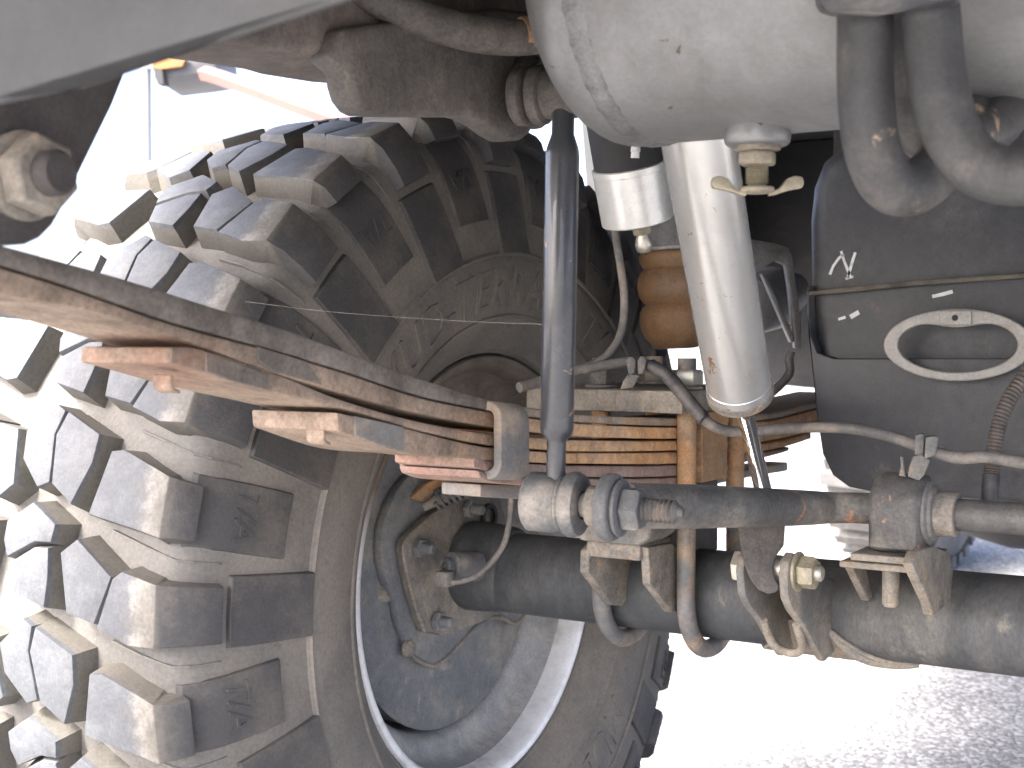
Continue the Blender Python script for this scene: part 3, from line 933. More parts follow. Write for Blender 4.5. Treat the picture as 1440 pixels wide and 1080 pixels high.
prism(b, [(.163, -.112, .4892), (.218, -.112, .4892), (.228, -.108, .496), (.226, -.100, .520), (.166, -.100, .520), (.158, -.108, .496)], (0, .050, 0))
part('bump_pad', b, 'cast', axle, bevel=.004, bseg=3)
# stabilizer bracket at the right
b = BM()
prism_x(b, [(0.4490, -0.1466, 0.4996), (0.4490, -0.1346, 0.5065), (0.4490, -0.0924, 0.5052), (0.4490, -0.0446, 0.4942), (0.4490, -0.0357, 0.4789), (0.4490, -0.0431, 0.4560), (0.4490, -0.0906, 0.4538), (0.4490, -0.0985, 0.4634)], .441, .449)
part('bracket_leg', b, 'cast_brown', axle, bevel=.0015)
b = BM()
prism_x(b, [(0.3880, -0.0951, 0.4878), (0.3880, -0.0507, 0.4883), (0.3880, 0.0207, 0.4771), (0.3880, 0.0249, 0.4707), (0.3880, -0.0575, 0.4804), (0.3880, -0.0390, 0.4531), (0.3880, -0.0497, 0.4515)], .381, .388)
part('bracket_leg', b, 'cast_brown', axle, bevel=.0015)
b = BM()
box(b, (.388, -.122, .4885), (.441, -.02, .4935))
part('bracket_shelf', b, 'cast_brown', axle, bevel=.0015)
bo = (0.4156, -0.0850, 0.4872)
b = BM()
lathe(b, [(0, .011), (.0035, .011), (.0035, .0065), (.030, .0062), (.032, .0045)], (bo[0], bo[1], .4882), (0, 0, -1), seg=20)
part('bracket_bolt', b, 'cast_brown', axle)
# shock mount ears and saddle
ear = [(-.135, .4815), (-.131, .4915), (-.121, .4965), (-.110, .4915), (-.098, .478), (-.030, .462), (-.020, .405), (-.050, .4), (-.072, .416), (-.098, .438), (-.120, .452), (-.131, .463)]
for x0, x1 in ((.3120, .3190), (.3460, .3535)):
    b = BM()
    prism(b, [(x0, y, z) for y, z in ear], (x1 - x0, 0, 0))
    part('shock_ear', b, 'cast', axle, bevel=.0018)
b = BM()
g = []
na = 18
for k in range(na + 1):
    a = -172 + 106 * k / na                     # angle below the tube, -180 rear, -90 bottom
    t = k / na
    xl, xr = .3190 - .048 * t ** .8, .3460 + .078 * t ** .9
    row = []
    for rr_ in (.0380, .0418):
        for xx in (xl, (xl * 2 + xr) / 3, (xl + 2 * xr) / 3, xr):
            if t < .30 and False:
                continue
            row.append(b.verts.new((xx, rr_ * math.cos(R(a)), .435 + rr_ * math.sin(R(a)))))
    g.append(row)
for A, B in zip(g, g[1:]):
    for k in range(3):
        b.faces.new((A[4 + k], A[5 + k], B[5 + k], B[4 + k]))
        b.faces.new((A[k], B[k], B[k + 1], A[k + 1]))
    b.faces.new((A[0], A[4], B[4], B[0]))
    b.faces.new((A[3], B[3], B[7], A[7]))
for A in (g[0], g[-1]):
    for k in range(3):
        b.faces.new((A[k], A[k + 1], A[5 + k], A[4 + k]))
part('shock_saddle', b, 'cast', axle, bevel=.001, bseg=1)
b = BM()
tube(b, [(.3190, -.095, .437), (.3205, -.078, .416), (.3325, -.0705, .4085), (.3445, -.078, .416), (.3460, -.095, .437)], .0035, seg=10, n=6)
part('saddle_lip', b, 'cast_brown', axle)
b = BM()
tube(b, [(.351, -.0400, .4240), (.362, -.0325, .4095), (.378, -.0190, .3985), (.398, -.0040, .3940), (.412, .004, .3938)], lambda t: .0020 + .0022 * math.sin(math.pi * t), seg=10, n=5)
part('weld_bead', b, 'cast', axle)

# ------------------------------------------------------------------ shock absorber
SB = Vector((.3325, -.116, .4815))
st = Vector((0.3255, -0.2138, 0.7434))
sb = Vector((0.3004, -0.0988, 0.6137))
sax = (st - sb).normalized()
shock = thing('shock_absorber', 'silver shock absorber with a chrome rod leaning in front of the leaf spring', 'shock absorber', tuple(SB))
b = BM()
top_len = (st - sb).length * 1.55
lathe(b, [(0, .0225), (.002, .0252), (.012, .0255), (.0125, .0250), (top_len - .01, .0250), (top_len, .022)], sb, sax, seg=64)
part('body', b, 'shock', shock, smooth=35)
b = BM()
lathe(b, [(-.002, .0085), (-.002, .0245), (-.0008, .0262), (.0042, .0262), (.0052, .0252), (.0052, .0085)], sb, sax, seg=48, closed=True)
part('seal_cap', b, 'cast_brown', shock)
b = BM()
rod_end = SB + Vector((0, .004, .030))
rod_ax = (sb - rod_end).normalized()
lathe(b, [(0, .0066), ((sb - rod_end).length + .01, .0066)], rod_end, rod_ax, seg=32)
part('rod', b, 'chrome', shock, smooth=40)
b = BM()
prism(b, [(0.3105, -0.1288, 0.5270), (0.3128, -0.1326, 0.5135), (0.3171, -0.1374, 0.5020), (0.3224, -0.1418, 0.4870), (0.3274, -0.1426, 0.4763), (0.3332, -0.1416, 0.4693), (0.3395, -0.1378, 0.4661), (0.3449, -0.1344, 0.4672), (0.3467, -0.1319, 0.4712), (0.3427, -0.1318, 0.4772), (0.3405, -0.1305, 0.4859), (0.3419, -0.1270, 0.4941), (0.3452, -0.1211, 0.5006), (0.3440, -0.1154, 0.5138), (0.3402, -0.1102, 0.5270), (0.3297, -0.1141, 0.5354), (0.3178, -0.1216, 0.5354)], (-.013, .034, .0))
part('lower_eye', b, 'frame', shock, bevel=.0035, bseg=3, smooth=50)
b = BM()
lathe(b, [(-.0125, .0075), (-.0125, .0103), (.0130, .0103), (.0130, .0075)], SB, (1, 0, 0), seg=28, closed=True)
part('eye_bushing', b, 'zinc', shock)
sbolt = thing('shock_bolt', 'bright zinc bolt with washer and nut through the lower end of the shock absorber', 'bolt', tuple(SB))
b = BM()
lathe(b, [(-.022, .0060), (.0400, .0060), (.0415, .0045)], SB, (1, 0, 0), seg=24)
part('shank', b, 'zinc', sbolt)
b = BM()
hexnut(b, SB + Vector((-.0282, 0, 0)), (1, 0, 0), .0125, .0080, a0=.3)
part('bolt_head', b, 'zinc', sbolt)
b = BM()
lathe(b, [(0, .0062), (0, .0150), (.0025, .0150), (.0025, .0062)], SB + Vector((.0212, 0, 0)), (1, 0, 0), seg=32, closed=True)
part('washer', b, 'yellow_zinc', sbolt, bevel=.0004, bseg=1)
b = BM()
hexnut(b, SB + Vector((.0240, 0, 0)), (1, 0, 0), .0125, .0125, a0=.1)
part('nut', b, 'yellow_zinc', sbolt)

# ------------------------------------------------------------------ stabilizer bar, link
bar = thing('stabilizer_bar', 'thick dusty stabilizer bar running across in front of the axle tube', 'bar', (.422, -.09, .529))
b = BM()
tube(b, [(1.2, -.09, .529), (.60, -.09, .529), (.46, -.09, .529), (.40, -.092, .5295)] + [(0.3718, -0.0986, 0.5289), (0.3647, -0.1325, 0.5319), (0.3504, -0.2061, 0.5391), (0.3317, -0.2706, 0.5450), (0.3153, -0.3209, 0.5496)], lambda t: .0116 + .0032 * min(1, max(0, (t - .45) / .4)), seg=24, n=6)
part('bar', b, 'sway', bar, smooth=60)
EYE = Vector((0.2926, -0.3632, 0.5538))
AXD = Vector((.985, .12, -.02)).normalized()
def along(t):
    return EYE + AXD * t
b = BM()
lathe(b, [(.0275, .006), (.0275, .0190), (.029, .0208), (.0355, .0208), (.037, .0190), (.037, .006)], EYE, AXD, seg=40, closed=True)
part('arm_eye', b, 'bushing', bar, bevel=.0008, bseg=1)
b = BM()
lathe(b, [(0, .0235), (.0025, .0262), (.006, .0275), (.032, .0275), (.0355, .0262), (.038, .0235)], (.4005, -.09, .530), (1, 0, 0), seg=48)
for v in b.verts:
    v.co.x += .0065
    if v.co.z < .520:
        v.co.z = .497 + (v.co.z - .497) * .35 if v.co.z > .497 else .4965
        v.co.y = -.09 + (v.co.y + .09) * 1.08
part('clamp', b, 'sway', bar, bevel=.001, bseg=2, label='wide saddle clamp bolted over the bar')
b = BM()
lathe(b, [(0, .0235), (.0035, .0235), (.0050, .0205), (.0070, .0200), (.0080, .0178), (.0080, .0112), (0, .0112)], (.4435, -.09, .529), (1, 0, 0), seg=40, closed=True)
part('clamp_bushing', b, 'cast', bar)
b = BM()
lathe(b, [(0, .0165), (.0145, .0165), (.0155, .0155), (.0155, .0112), (0, .0112)], (.4502, -.09, .529), (1, 0, 0), seg=40, closed=True)
part('stop_collar', b, 'cast_brown', bar, bevel=.0008, bseg=1)
b = BM()
prism(b, [(.3965, -.123, .4945), (.442, -.123, .4945), (.442, -.062, .4945), (.3965, -.062, .4945)], (0, 0, .0055))
part('clamp_foot', b, 'cast', bar, bevel=.0015)

lk = thing('stabilizer_link', 'glossy black upright link rod in front of the tyre sidewall', 'link rod', tuple(EYE))
LT = Vector((0.2780, -0.3555, 0.8093))
ltop = Vector((0.2910, -0.3548, 0.8003))
p_low, p_b0, p_b1, p_top = Vector((0.2894, -0.3648, 0.5662)), Vector((0.2897, -0.3646, 0.5972)), Vector((0.2897, -0.3578, 0.7741)), Vector((0.2908, -0.3546, 0.8092))
lax = (p_b1 - p_b0).normalized()
Lb = (p_b1 - p_b0).length
b = BM()
lathe(b, [(-.034, .0062), (-.006, .0060), (-.004, .0063), (.0, .0098), (.003, .0105), (Lb - .004, .0106), (Lb, .0100), (Lb + .009, .0070), (Lb + .038, .0068)], p_b0, lax, seg=40)
part('tube', b, 'link', lk, smooth=40)
b = BM()
lathe(b, [(-.0225, .0165), (-.0205, .0187), (-.004, .0187), (-.002, .0175), (0, .0168), (0, .007), (-.0225, .007)], EYE, AXD, seg=48, closed=True)
part('lower_eye', b, 'bushing', lk, smooth=40)
def rubber_disc(t0, o=None, ax=None, sgn=1, r=.0205):
    b = BM()
    lathe(b, [(0, .009), (0, r * .86), (.0016, r * .9), (.003, r * .86), (.0045, r * .96), (.0085, r), (.0125, r * .92), (.0135, r * .72), (.0135, .009)], (o or EYE) + (ax or AXD) * t0, (ax or AXD) * sgn, seg=44, closed=True)
    return b
part('bushing', rubber_disc(.0006), 'bushing', lk, smooth=50)
b = BM()
lathe(b, [(.0140, .0075), (.0185, .0075), (.0190, .0125), (.0255, .0128), (.0275, .0115)], EYE, AXD, seg=28)
part('spacer', b, 'cast', lk)
lb = thing('link_bolt', 'dusty bolt with exposed thread and nut joining the link rod to the bar', 'bolt', tuple(along(.06)))
b = BM()
lathe(b, [(.0372, .0070), (.0372, .0165), (.0388, .0176), (.0402, .0176), (.0410, .0160), (.0410, .0070)], EYE, AXD, seg=40, closed=True)
part('washer', b, 'bushing', lb)
b = BM()
hexnut(b, along(.0412), AXD, .0140, .0120, a0=.5)
part('nut', b, 'bushing', lb)
b = BM()
threads(b, along(.0525), AXD, .0076, .0225, pitch=.0028)
lathe(b, [(.0752, .0048), (.079, .0030), (.0795, .0012)], EYE, AXD, seg=16)
part('threaded_end', b, 'thread', lb, smooth=25)
# upper eye and its bushings
b = BM()
lathe(b, [(-.004, .0135), (-.002, .0155), (.018, .0155), (.0205, .0135), (.0205, .005), (-.004, .005)], Vector((0.2854, -0.3532, 0.8090)) - AXD * .008, AXD, seg=40, closed=True)
part('upper_eye', b, 'frame', lk, smooth=40)
for t in (-.0185, -.0305):
    b = BM()
    lathe(b, [(0, .006), (0, .0165), (.0015, .0185), (.0080, .0185), (.0098, .0160), (.0098, .006)], Vector((0.2854, -0.3532, 0.8090)) + AXD * t, AXD, seg=40, closed=True)
    part('upper_bushing', b, 'frame', lk, smooth=40)

# ------------------------------------------------------------------ frame rail, shackle, rear crossmember
frame = thing('frame_rail', 'brown dusty frame rail with the drop bracket for the link rod', 'frame rail', (0.2400, -0.4182, 0.8172))
b = BM()
prism_x(b, [(0.2350, -0.6597, 0.8299), (0.2350, -0.6267, 0.8073), (0.2350, -0.6054, 0.8045), (0.2350, -0.5828, 0.8051), (0.2350, -0.5533, 0.8075), (0.2350, -0.5127, 0.8100), (0.2350, -0.4972, 0.8095), (0.2350, -0.4544, 0.8118), (0.2350, -0.3469, 0.8238), (0.2350, -0.2541, 0.8394), (0.2350, -0.1902, 0.8547), (0.2350, -0.0100, 0.9081), (0.2350, 0.2528, 0.9838), (0.2350, 0.2501, 1.1109), (0.2350, -0.3468, 0.9748), (0.2350, -0.6046, 0.8840)], .165, .235)
part('rail', b, 'frame_pink', frame, bevel=.005, bseg=3)
b = BM()
pl = [(0.2460, -0.5200, 0.8228), (0.2460, -0.5261, 0.8065), (0.2460, -0.5117, 0.8006), (0.2460, -0.5105, 0.7939), (0.2460, -0.5068, 0.7867), (0.2460, -0.4999, 0.7819), (0.2460, -0.4929, 0.7807), (0.2460, -0.4414, 0.7871), (0.2460, -0.4004, 0.7927), (0.2460, -0.3870, 0.7928), (0.2460, -0.3724, 0.7903), (0.2460, -0.3599, 0.7865), (0.2460, -0.3454, 0.7842), (0.2460, -0.3340, 0.7856), (0.2460, -0.3233, 0.7911), (0.2460, -0.3160, 0.7995), (0.2460, -0.3096, 0.8069), (0.2460, -0.2733, 0.8119), (0.2460, -0.2429, 0.8126), (0.2460, -0.2218, 0.8383), (0.2460, -0.2220, 0.8840), (0.2460, -0.3641, 0.8655)]
prism_x(b, pl, .226, .246)
part('drop_bracket', b, 'frame', frame, bevel=.004, bseg=3)
b = BM()
lathe(b, [(0, .024), (.004, .024), (.007, .020), (.013, .0195)], Vector((0.2460, -0.3251, 0.8178)), (1, 0, 0), seg=36)
part('bracket_boss', b, 'frame', frame)
shk = thing('spring_shackle', 'dark shackle plate with a large rusty pivot nut at the left edge', 'shackle', (0.2400, -0.7201, 0.7251))
b = BM()
prism_x(b, [(0.2360, -0.7695, 0.7989), (0.2360, -0.6525, 0.7925), (0.2360, -0.6599, 0.7808), (0.2360, -0.6698, 0.7607), (0.2360, -0.6864, 0.7328), (0.2360, -0.6976, 0.7137), (0.2360, -0.7038, 0.7047), (0.2360, -0.7099, 0.6994), (0.2360, -0.7173, 0.6962), (0.2360, -0.7316, 0.6945), (0.2360, -0.7520, 0.6951), (0.2360, -0.7710, 0.7050)], .227, .236)
part('shackle_plate', b, 'shackle', shk, bevel=.003)
nb = Vector((0.2360, -0.7213, 0.7243))
b = BM()
lathe(b, [(0, .0185), (.004, .0190), (.005, .0175)], nb, (1, 0, 0), seg=40)
part('washer', b, 'cast', shk)
b = BM()
hexnut(b, nb + Vector((.0052, 0, 0)), (1, 0, 0), .0175, .013, a0=.25)
part('nut', b, 'cast', shk, bevel=.0006)
b = BM()
lathe(b, [(.012, .0095), (.024, .0095), (.0262, .0080)], nb, (1, 0, 0), seg=28)
part('pivot_bolt', b, 'shackle', shk)
cm = thing('rear_crossmember', 'blurred smooth grey underbody beam filling the top left corner', 'crossmember', (0.3621, -0.7863, 0.7590))
b = BM()
prism(b, [(0.3191, -0.8384, 0.7193), (0.3411, -0.8124, 0.7311), (0.3585, -0.7953, 0.7382), (0.3858, -0.7838, 0.7459), (0.4123, -0.7789, 0.7506), (0.4472, -0.7685, 0.7591), (0.4826, -0.7578, 0.7677), (0.4812, -0.7556, 0.8490), (0.3167, -0.8345, 0.8582)], tuple(Vector((-.05, .08, .055))))
part('beam', b, 'panel', cm, bevel=.0035, bseg=4, smooth=60)

# tail pipe that bends over the axle
ex = thing('exhaust_pipe', 'dark bent exhaust pipe under the floor beside the air tank', 'pipe', (0.2597, -0.4464, 0.8310))
b = BM()
tube(b, [(0.2355, -0.5307, 0.8728), (0.2363, -0.4955, 0.8540), (0.2446, -0.4671, 0.8442), (0.2538, -0.4379, 0.8390), (0.2704, -0.4100, 0.8360), (0.2877, -0.3813, 0.8397), (0.3108, -0.3426, 0.8551), (0.3343, -0.2794, 0.8897)], .0108, seg=24, n=8)
part('pipe', b, 'frame', ex, smooth=60)
b = BM()
tube(b, [(0.2807, -0.3928, 0.8382), (0.2858, -0.3849, 0.8393)], .0113, seg=24, n=3)
part('rust_band', b, 'ubolt_rust', ex, smooth=60)

# ------------------------------------------------------------------ air tank
TC = Vector((0.3652, -0.3791, 0.8646))
TR = .0955
at = thing('air_tank', 'big pale aluminium air tank with a welded seam hanging above the shock absorber', 'air tank', tuple(TC))
TAX = Vector((1, 0.0, 0.0)).normalized()
b = BM()
prof = [(-.064, .0)]
for k in range(1, 17):
    a = math.pi / 2 * k / 16
    prof.append((-.016 - .048 * math.cos(a), TR * math.sin(a)))
prof += [(-.004, TR), (.0, TR - .0006), (.30, TR - .0002), (.316, TR)]
for k in range(1, 16):
    a = math.pi / 2 * k / 16
    prof.append((.316 + .048 * math.sin(a), TR * math.cos(a)))
lathe(b, prof[1:], TC, TAX, seg=128)
part('shell', b, 'tank', at, smooth=50)
b = BM()
for t0, n in ((-.006, 0),):
    ws = []
    for k in range(220):
        a = 2 * math.pi * k / 220
        w = .0072 + .0004 * math.sin(k * 1.9) + .0004 * math.sin(k * .83)
        ws.append([(t0 - w, TR - .0004), (t0 - w * .5, TR + .0008 + .0002 * math.sin(k * 1.9 + .6)), (t0 + w * .5, TR + .0008 + .0002 * math.sin(k * 1.9)), (t0 + w, TR - .0012)])
    V = [[b.verts.new(TC + TAX * t + Vector((0, math.cos(2 * math.pi * k / 220), math.sin(2 * math.pi * k / 220))) * r) for t, r in row] for k, row in enumerate(ws)]
    for k in range(220):
        A, B = V[k], V[(k + 1) % 220]
        for j in range(3):
            b.faces.new((A[j], A[j + 1], B[j + 1], B[j]))
part('weld_seam', b, 'weld', at, smooth=60)
BG = Vector((TC.x + .064, TC.y - .006, TC.z - TR))
b = BM()
lathe(b, [(-.008, .0170), (.0015, .0185), (.0055, .0178), (.0068, .0160), (.0070, .0125)], BG, (0, 0, -1), seg=48)
part('drain_boss', b, 'tank', at, bevel=.0008)
drain = thing('drain_valve', 'brass drain fitting with yellow wing nut screwed under the air tank', 'drain valve', tuple(BG))
b = BM()
lathe(b, [(.0070, .0125), (.0090, .0128), (.0098, .0105)], BG, (0, 0, -1), seg=28)
part('sealing_washer', b, 'cast_brown', drain)
b = BM()
hexnut(b, BG + Vector((0, 0, -.0098)), (0, 0, -1), .0108, .0078, a0=.35)
part('hex_body', b, 'yellow_zinc', drain, bevel=.0006)
b = BM()
threads(b, BG + Vector((0, 0, -.0172)), (0, 0, -1), .0066, .0115, pitch=.0013)
part('threaded_stub', b, 'yellow_zinc', drain, smooth=25)
WN = BG + Vector((0, 0, -.0292))
wd = Vector((.86, .5, 0)).normalized()
wq = Vector((-wd.y, wd.x, 0))
b = BM()
lathe(b, [(0, .0095), (.0022, .0098), (.0035, .0075)], WN, (0, 0, -1), seg=28)
for s in (1, -1):
    out = [(.006, -.003), (.012, -.001), (.016, .0042), (.020, .0058), (.0245, .0052), (.0255, .0020), (.0245, -.0008), (.017, -.0022), (.010, -.0045), (.006, -.0052)]
    prism(b, [WN + wd * (s * u) + Vector((0, 0, v)) - wq * .0028 for u, v in out], wq * .0056)
part('wing_nut', b, 'yellow_zinc', drain, bevel=.0009, bseg=2)

# ------------------------------------------------------------------ bump stop above the spring plate
bs = thing('bump_stop', 'machined aluminium hydraulic bump stop can with a dark upper body', 'bump stop', (0.2045, -0.0824, 0.7592))
c0, c1 = Vector((0.2077, -0.0925, 0.7520)), Vector((0.2074, -0.1086, 0.7964))
bax = (c1 - c0).normalized()
ln = (c1 - c0).length
b = BM()
lathe(b, [(0, .0285), (.001, .0295), (ln - .006, .0300), (ln - .0055, .0304), (ln - .0008, .0304), (ln, .0292)], c0, bax, seg=64)
part('can', b, 'alu', bs, smooth=30)
b = BM()
lathe(b, [(ln - .001, .0285), (ln + .001, .0282), (ln + .14, .0282)], c0, bax, seg=56)
part('upper_body', b, 'dark', bs, smooth=40)
b = BM()
q = Vector((0.2120, -0.0958, 0.7486))
hexnut(b, q, (-bax), .0082, .0075)
part('fitting_nut', b, 'yellow_zinc', bs)
b = BM()
lathe(b, [(.006, .0045), (.012, .0062), (.016, .0074), (.020, .0068), (.023, .004)], q, -bax, seg=20)
part('ball_fitting', b, 'zinc', bs)
vn = thing('valve_nipple', 'small white nipple fixed to the dark bump stop body', 'nipple', (0.2280, -0.1366, 0.8075))
b = BM()
lathe(b, [(0, .0034), (.004, .0034), (.005, .0042), (.009, .0042), (.0095, .0035), (.014, .0034)], (0.2252, -0.1323, 0.8115), (0, 0, -1), seg=16)
part('nipple', b, 'nipple', vn)
be = thing('rubber_bellows', 'dusty orange ribbed rubber bellows behind the shock absorber', 'bellows', (0.1422, 0.1104, 0.6468))
b0, b1 = Vector((0.1365, 0.1304, 0.6467)), Vector((0.1325, 0.1315, 0.7415))
ba = (b1 - b0).normalized()
bl = (b1 - b0).length
b = BM()
prof = [(0, .018), (.0005, .022), (.006, .0245)]
for u, r in ((.10, .029), (.2, .0335), (.30, .0345), (.38, .0338), (.43, .031), (.455, .0285), (.48, .0305), (.54, .0345), (.64, .0358), (.74, .0345), (.80, .0315), (.825, .029), (.85, .0305), (.90, .033), (.96, .0335), (1.0, .031)):
    prof.append((bl * u, r))
prof.append((bl * 1.01, .012))
lathe(b, prof, b0, ba, seg=56)
part('bellows', b, 'bellows', be, smooth=60)
b = BM()
lathe(b, [(bl * .99, .02), (bl * 1.0, .0345), (bl * 1.03, .0352), (bl * 1.06, .0330), (bl * 1.3, .0325), (bl * 1.34, .030), (bl * 1.6, .029)], b0, ba, seg=48)
part('top_cup', b, 'alloy', be, smooth=40)

# ------------------------------------------------------------------ cables and hoses
br = thing('brake_cable', 'dusty black brake cable looping from the spring plate across the fuel tank', 'cable', (0.3947, -0.1115, 0.5900))
b = BM()
tube(b, [(0.1280, -0.1475, 0.6164), (0.1398, -0.1162, 0.6234), (0.1573, -0.0992, 0.6298), (0.1748, -0.0881, 0.6339), (0.1971, -0.0799, 0.6369), (0.2154, -0.0745, 0.6323), (0.2360, -0.0798, 0.6193), (0.2549, -0.0864, 0.6015), (0.2693, -0.0838, 0.5875), (0.2819, -0.0703, 0.5815), (0.3056, -0.0613, 0.5830), (0.3391, -0.0638, 0.5865), (0.3773, -0.0753, 0.5879), (0.4118, -0.0892, 0.5846), (0.4377, -0.0969, 0.5782), (0.4558, -0.0975, 0.5728), (0.4693, -0.1010, 0.5711), (0.4889, -0.1005, 0.5725), (0.5146, -0.1081, 0.5702), (0.5517, -0.1086, 0.5667), (0.6114, -0.0951, 0.5601), (0.6879, -0.0702, 0.5760), (0.7655, -0.0201, 0.6176)], .0044, seg=14, n=7)
part('cable', b, 'hose_dusty', br, smooth=60)
b = BM()
tube(b, [(0.2132, -0.0794, 0.6342), (0.2310, -0.0828, 0.6251), (0.2499, -0.0893, 0.6084), (0.2660, -0.0904, 0.5918)], .0058, seg=14, n=6)
part('sleeve', b, 'cable', br, smooth=60)
for k, (x, y, dd, ang) in enumerate(((882, 524, 1.14, 12), (894, 521, 1.138, -12))):
    pass
def clip(name, lab, strips, loc, group=None):
    t = thing(name, lab, 'clip', loc, group)
    for pl_, th in strips:
        b = BM()
        prism(b, pl_, th)
        part('strap', b, 'cast', t, bevel=.0009, bseg=2)
    return t
clip('cable_clip', 'dusty rubber clip holding the cable above the spring plate', [
    ([(0.1990, -0.0964, 0.6384), (0.2009, -0.0951, 0.6413), (0.2044, -0.0929, 0.6413), (0.2059, -0.0921, 0.6378), (0.2051, -0.0930, 0.6279), (0.2011, -0.0955, 0.6267)], (-.003, .008, 0)),
    ([(0.2069, -0.0914, 0.6378), (0.2088, -0.0901, 0.6418), (0.2117, -0.0882, 0.6418), (0.2133, -0.0874, 0.6378), (0.2115, -0.0889, 0.6279), (0.2076, -0.0914, 0.6267)], (-.003, .008, 0)),
    ([(0.2007, -0.0945, 0.6273), (0.2086, -0.0896, 0.6261), (0.2038, -0.0930, 0.6162), (0.1950, -0.0986, 0.6145), (0.1968, -0.0972, 0.6215)], (-.003, .006, 0))], (0.2066, -0.0984, 0.6164), 'clips on the brake cable')
clip('cable_clip', 'dusty steel clip standing on the stabilizer clamp and gripping the cable', [
    ([(0.4391, -0.1075, 0.5861), (0.4416, -0.1058, 0.5877), (0.4447, -0.1039, 0.5872), (0.4445, -0.1046, 0.5723), (0.4389, -0.1081, 0.5723)], (-.004, .014, 0)),
    ([(0.4467, -0.1075, 0.5854), (0.4528, -0.1036, 0.5864), (0.4545, -0.1026, 0.5849), (0.4530, -0.1040, 0.5726), (0.4461, -0.1084, 0.5696)], (-.004, .014, 0)),
    ([(0.4386, -0.1107, 0.5714), (0.4438, -0.1074, 0.5730), (0.4491, -0.1043, 0.5684), (0.4458, -0.1067, 0.5581), (0.4424, -0.1090, 0.5540), (0.4354, -0.1133, 0.5571), (0.4365, -0.1123, 0.5643)], (-.003, .010, 0)),
    ([(0.4290, -0.1096, 0.5709), (0.4312, -0.1083, 0.5709), (0.4318, -0.1082, 0.5637), (0.4328, -0.1079, 0.5560), (0.4284, -0.1106, 0.5570), (0.4296, -0.1096, 0.5637)], (-.002, .006, 0))], (0.4409, -0.1075, 0.5559), 'clips on the brake cable')
bh = thing('breather_hose', 'thin grey breather hose curving down behind the black link rod', 'hose', (0.1857, -0.0735, 0.6838))
b = BM()
tube(b, [(0.1702, -0.0728, 0.7973), (0.1734, -0.0722, 0.7615), (0.1768, -0.0710, 0.7376), (0.1814, -0.0693, 0.7078), (0.1833, -0.0690, 0.6839), (0.1826, -0.0739, 0.6612), (0.1762, -0.0808, 0.6451), (0.1673, -0.0891, 0.6362), (0.1552, -0.0992, 0.6309)], .0034, seg=12, n=7)
part('hose', b, 'hose_dusty', bh, smooth=60)
HG = 'looped rubber hoses at the top right'
def hose(lab, pts, r, loc):
    t = thing('rubber_hose', lab, 'hose', loc, HG)
    b = BM()
    tube(b, pts, r, seg=32, n=8)
    part('hose', b, 'hose', t, smooth=60)
    return t
hose('thick grey rubber hose, the left loop that ends lowest over the fuel tank', [(0.5291, -0.5142, 0.8210), (0.5308, -0.5141, 0.7964), (0.5312, -0.5147, 0.7749), (0.5320, -0.5149, 0.7565), (0.5335, -0.5122, 0.7398), (0.5367, -0.5048, 0.7265), (0.5410, -0.4929, 0.7224), (0.5453, -0.4723, 0.7276), (0.5480, -0.4465, 0.7408), (0.5491, -0.4095, 0.7629), (0.5529, -0.3709, 0.7858)], 0.0122, (0.5313, -0.5148, 0.7718))
h2 = hose('thick grey rubber hose with worn white print, the right loop leaving the picture', [(0.5563, -0.5151, 0.8169), (0.5590, -0.5143, 0.7929), (0.5615, -0.5160, 0.7715), (0.5651, -0.5179, 0.7546), (0.5704, -0.5187, 0.7399), (0.5791, -0.5184, 0.7284), (0.5903, -0.5175, 0.7229), (0.6063, -0.5169, 0.7222), (0.6298, -0.5139, 0.7241)], .0121, (0.5623, -0.5191, 0.7680))
hose('shadowed rubber hose seen between the two front hoses', [(0.5258, -0.4511, 0.8295), (0.5275, -0.4513, 0.7959), (0.5290, -0.4511, 0.7757), (0.5333, -0.4491, 0.7590), (0.5400, -0.4393, 0.7503), (0.5497, -0.4274, 0.7496), (0.5601, -0.4087, 0.7586), (0.5697, -0.3842, 0.7786), (0.5854, -0.3616, 0.8055)], .0118, (0.5283, -0.4513, 0.7825))
# worn print running down the right hose
me = text_mesh('7/8   LL   TX 10  ROCK', .0085, .0001)
p0 = [Vector(p) for p in smooth_path([(0.5693, -0.5206, 0.7834), (0.5716, -0.5221, 0.7695), (0.5751, -0.5240, 0.7543), (0.5800, -0.5250, 0.7404)], 8)]
acc = [0]
for a_, c_ in zip(p0, p0[1:]):
    acc.append(acc[-1] + (c_ - a_).length)
def at_len(s):
    s = max(0, min(acc[-1] - 1e-5, s))
    for i in range(len(acc) - 1):
        if acc[i + 1] >= s:
            f = (s - acc[i]) / (acc[i + 1] - acc[i])
            return p0[i].lerp(p0[i + 1], f), (p0[i + 1] - p0[i]).normalized()
xs = [v.co.x for v in me.vertices]
x0_, x1_ = min(xs), max(xs)
hn = Vector((.62, -.76, .0)).normalized()
for v in me.vertices:
    p, d_ = at_len((v.co.x - x0_) / (x1_ - x0_) * acc[-1])
    w = hn.cross(d_).normalized()
    v.co = p + w * (v.co.y * .85) + hn * (.0003 + v.co.z * 2)
me.materials.clear()
me.materials.append(grime('worn_print', (.26, .27, .27), (.09, .09, .09), .42, .56, 160, rough=.8, bump=0))
hf = thing('hose_fitting', 'dark flanged fitting from which the two front hoses hang', 'fitting', (0.5354, -0.5110, 0.8038))
b = BM()
prism(b, [(0.5204, -0.5435, 0.8155), (0.5207, -0.5440, 0.7965), (0.5228, -0.5428, 0.7935), (0.5269, -0.5404, 0.7918), (0.5411, -0.5339, 0.7904), (0.5497, -0.5308, 0.7914), (0.5609, -0.5309, 0.7920), (0.5751, -0.5279, 0.7929), (0.5757, -0.5267, 0.8114)], (-.018, .045, .010))
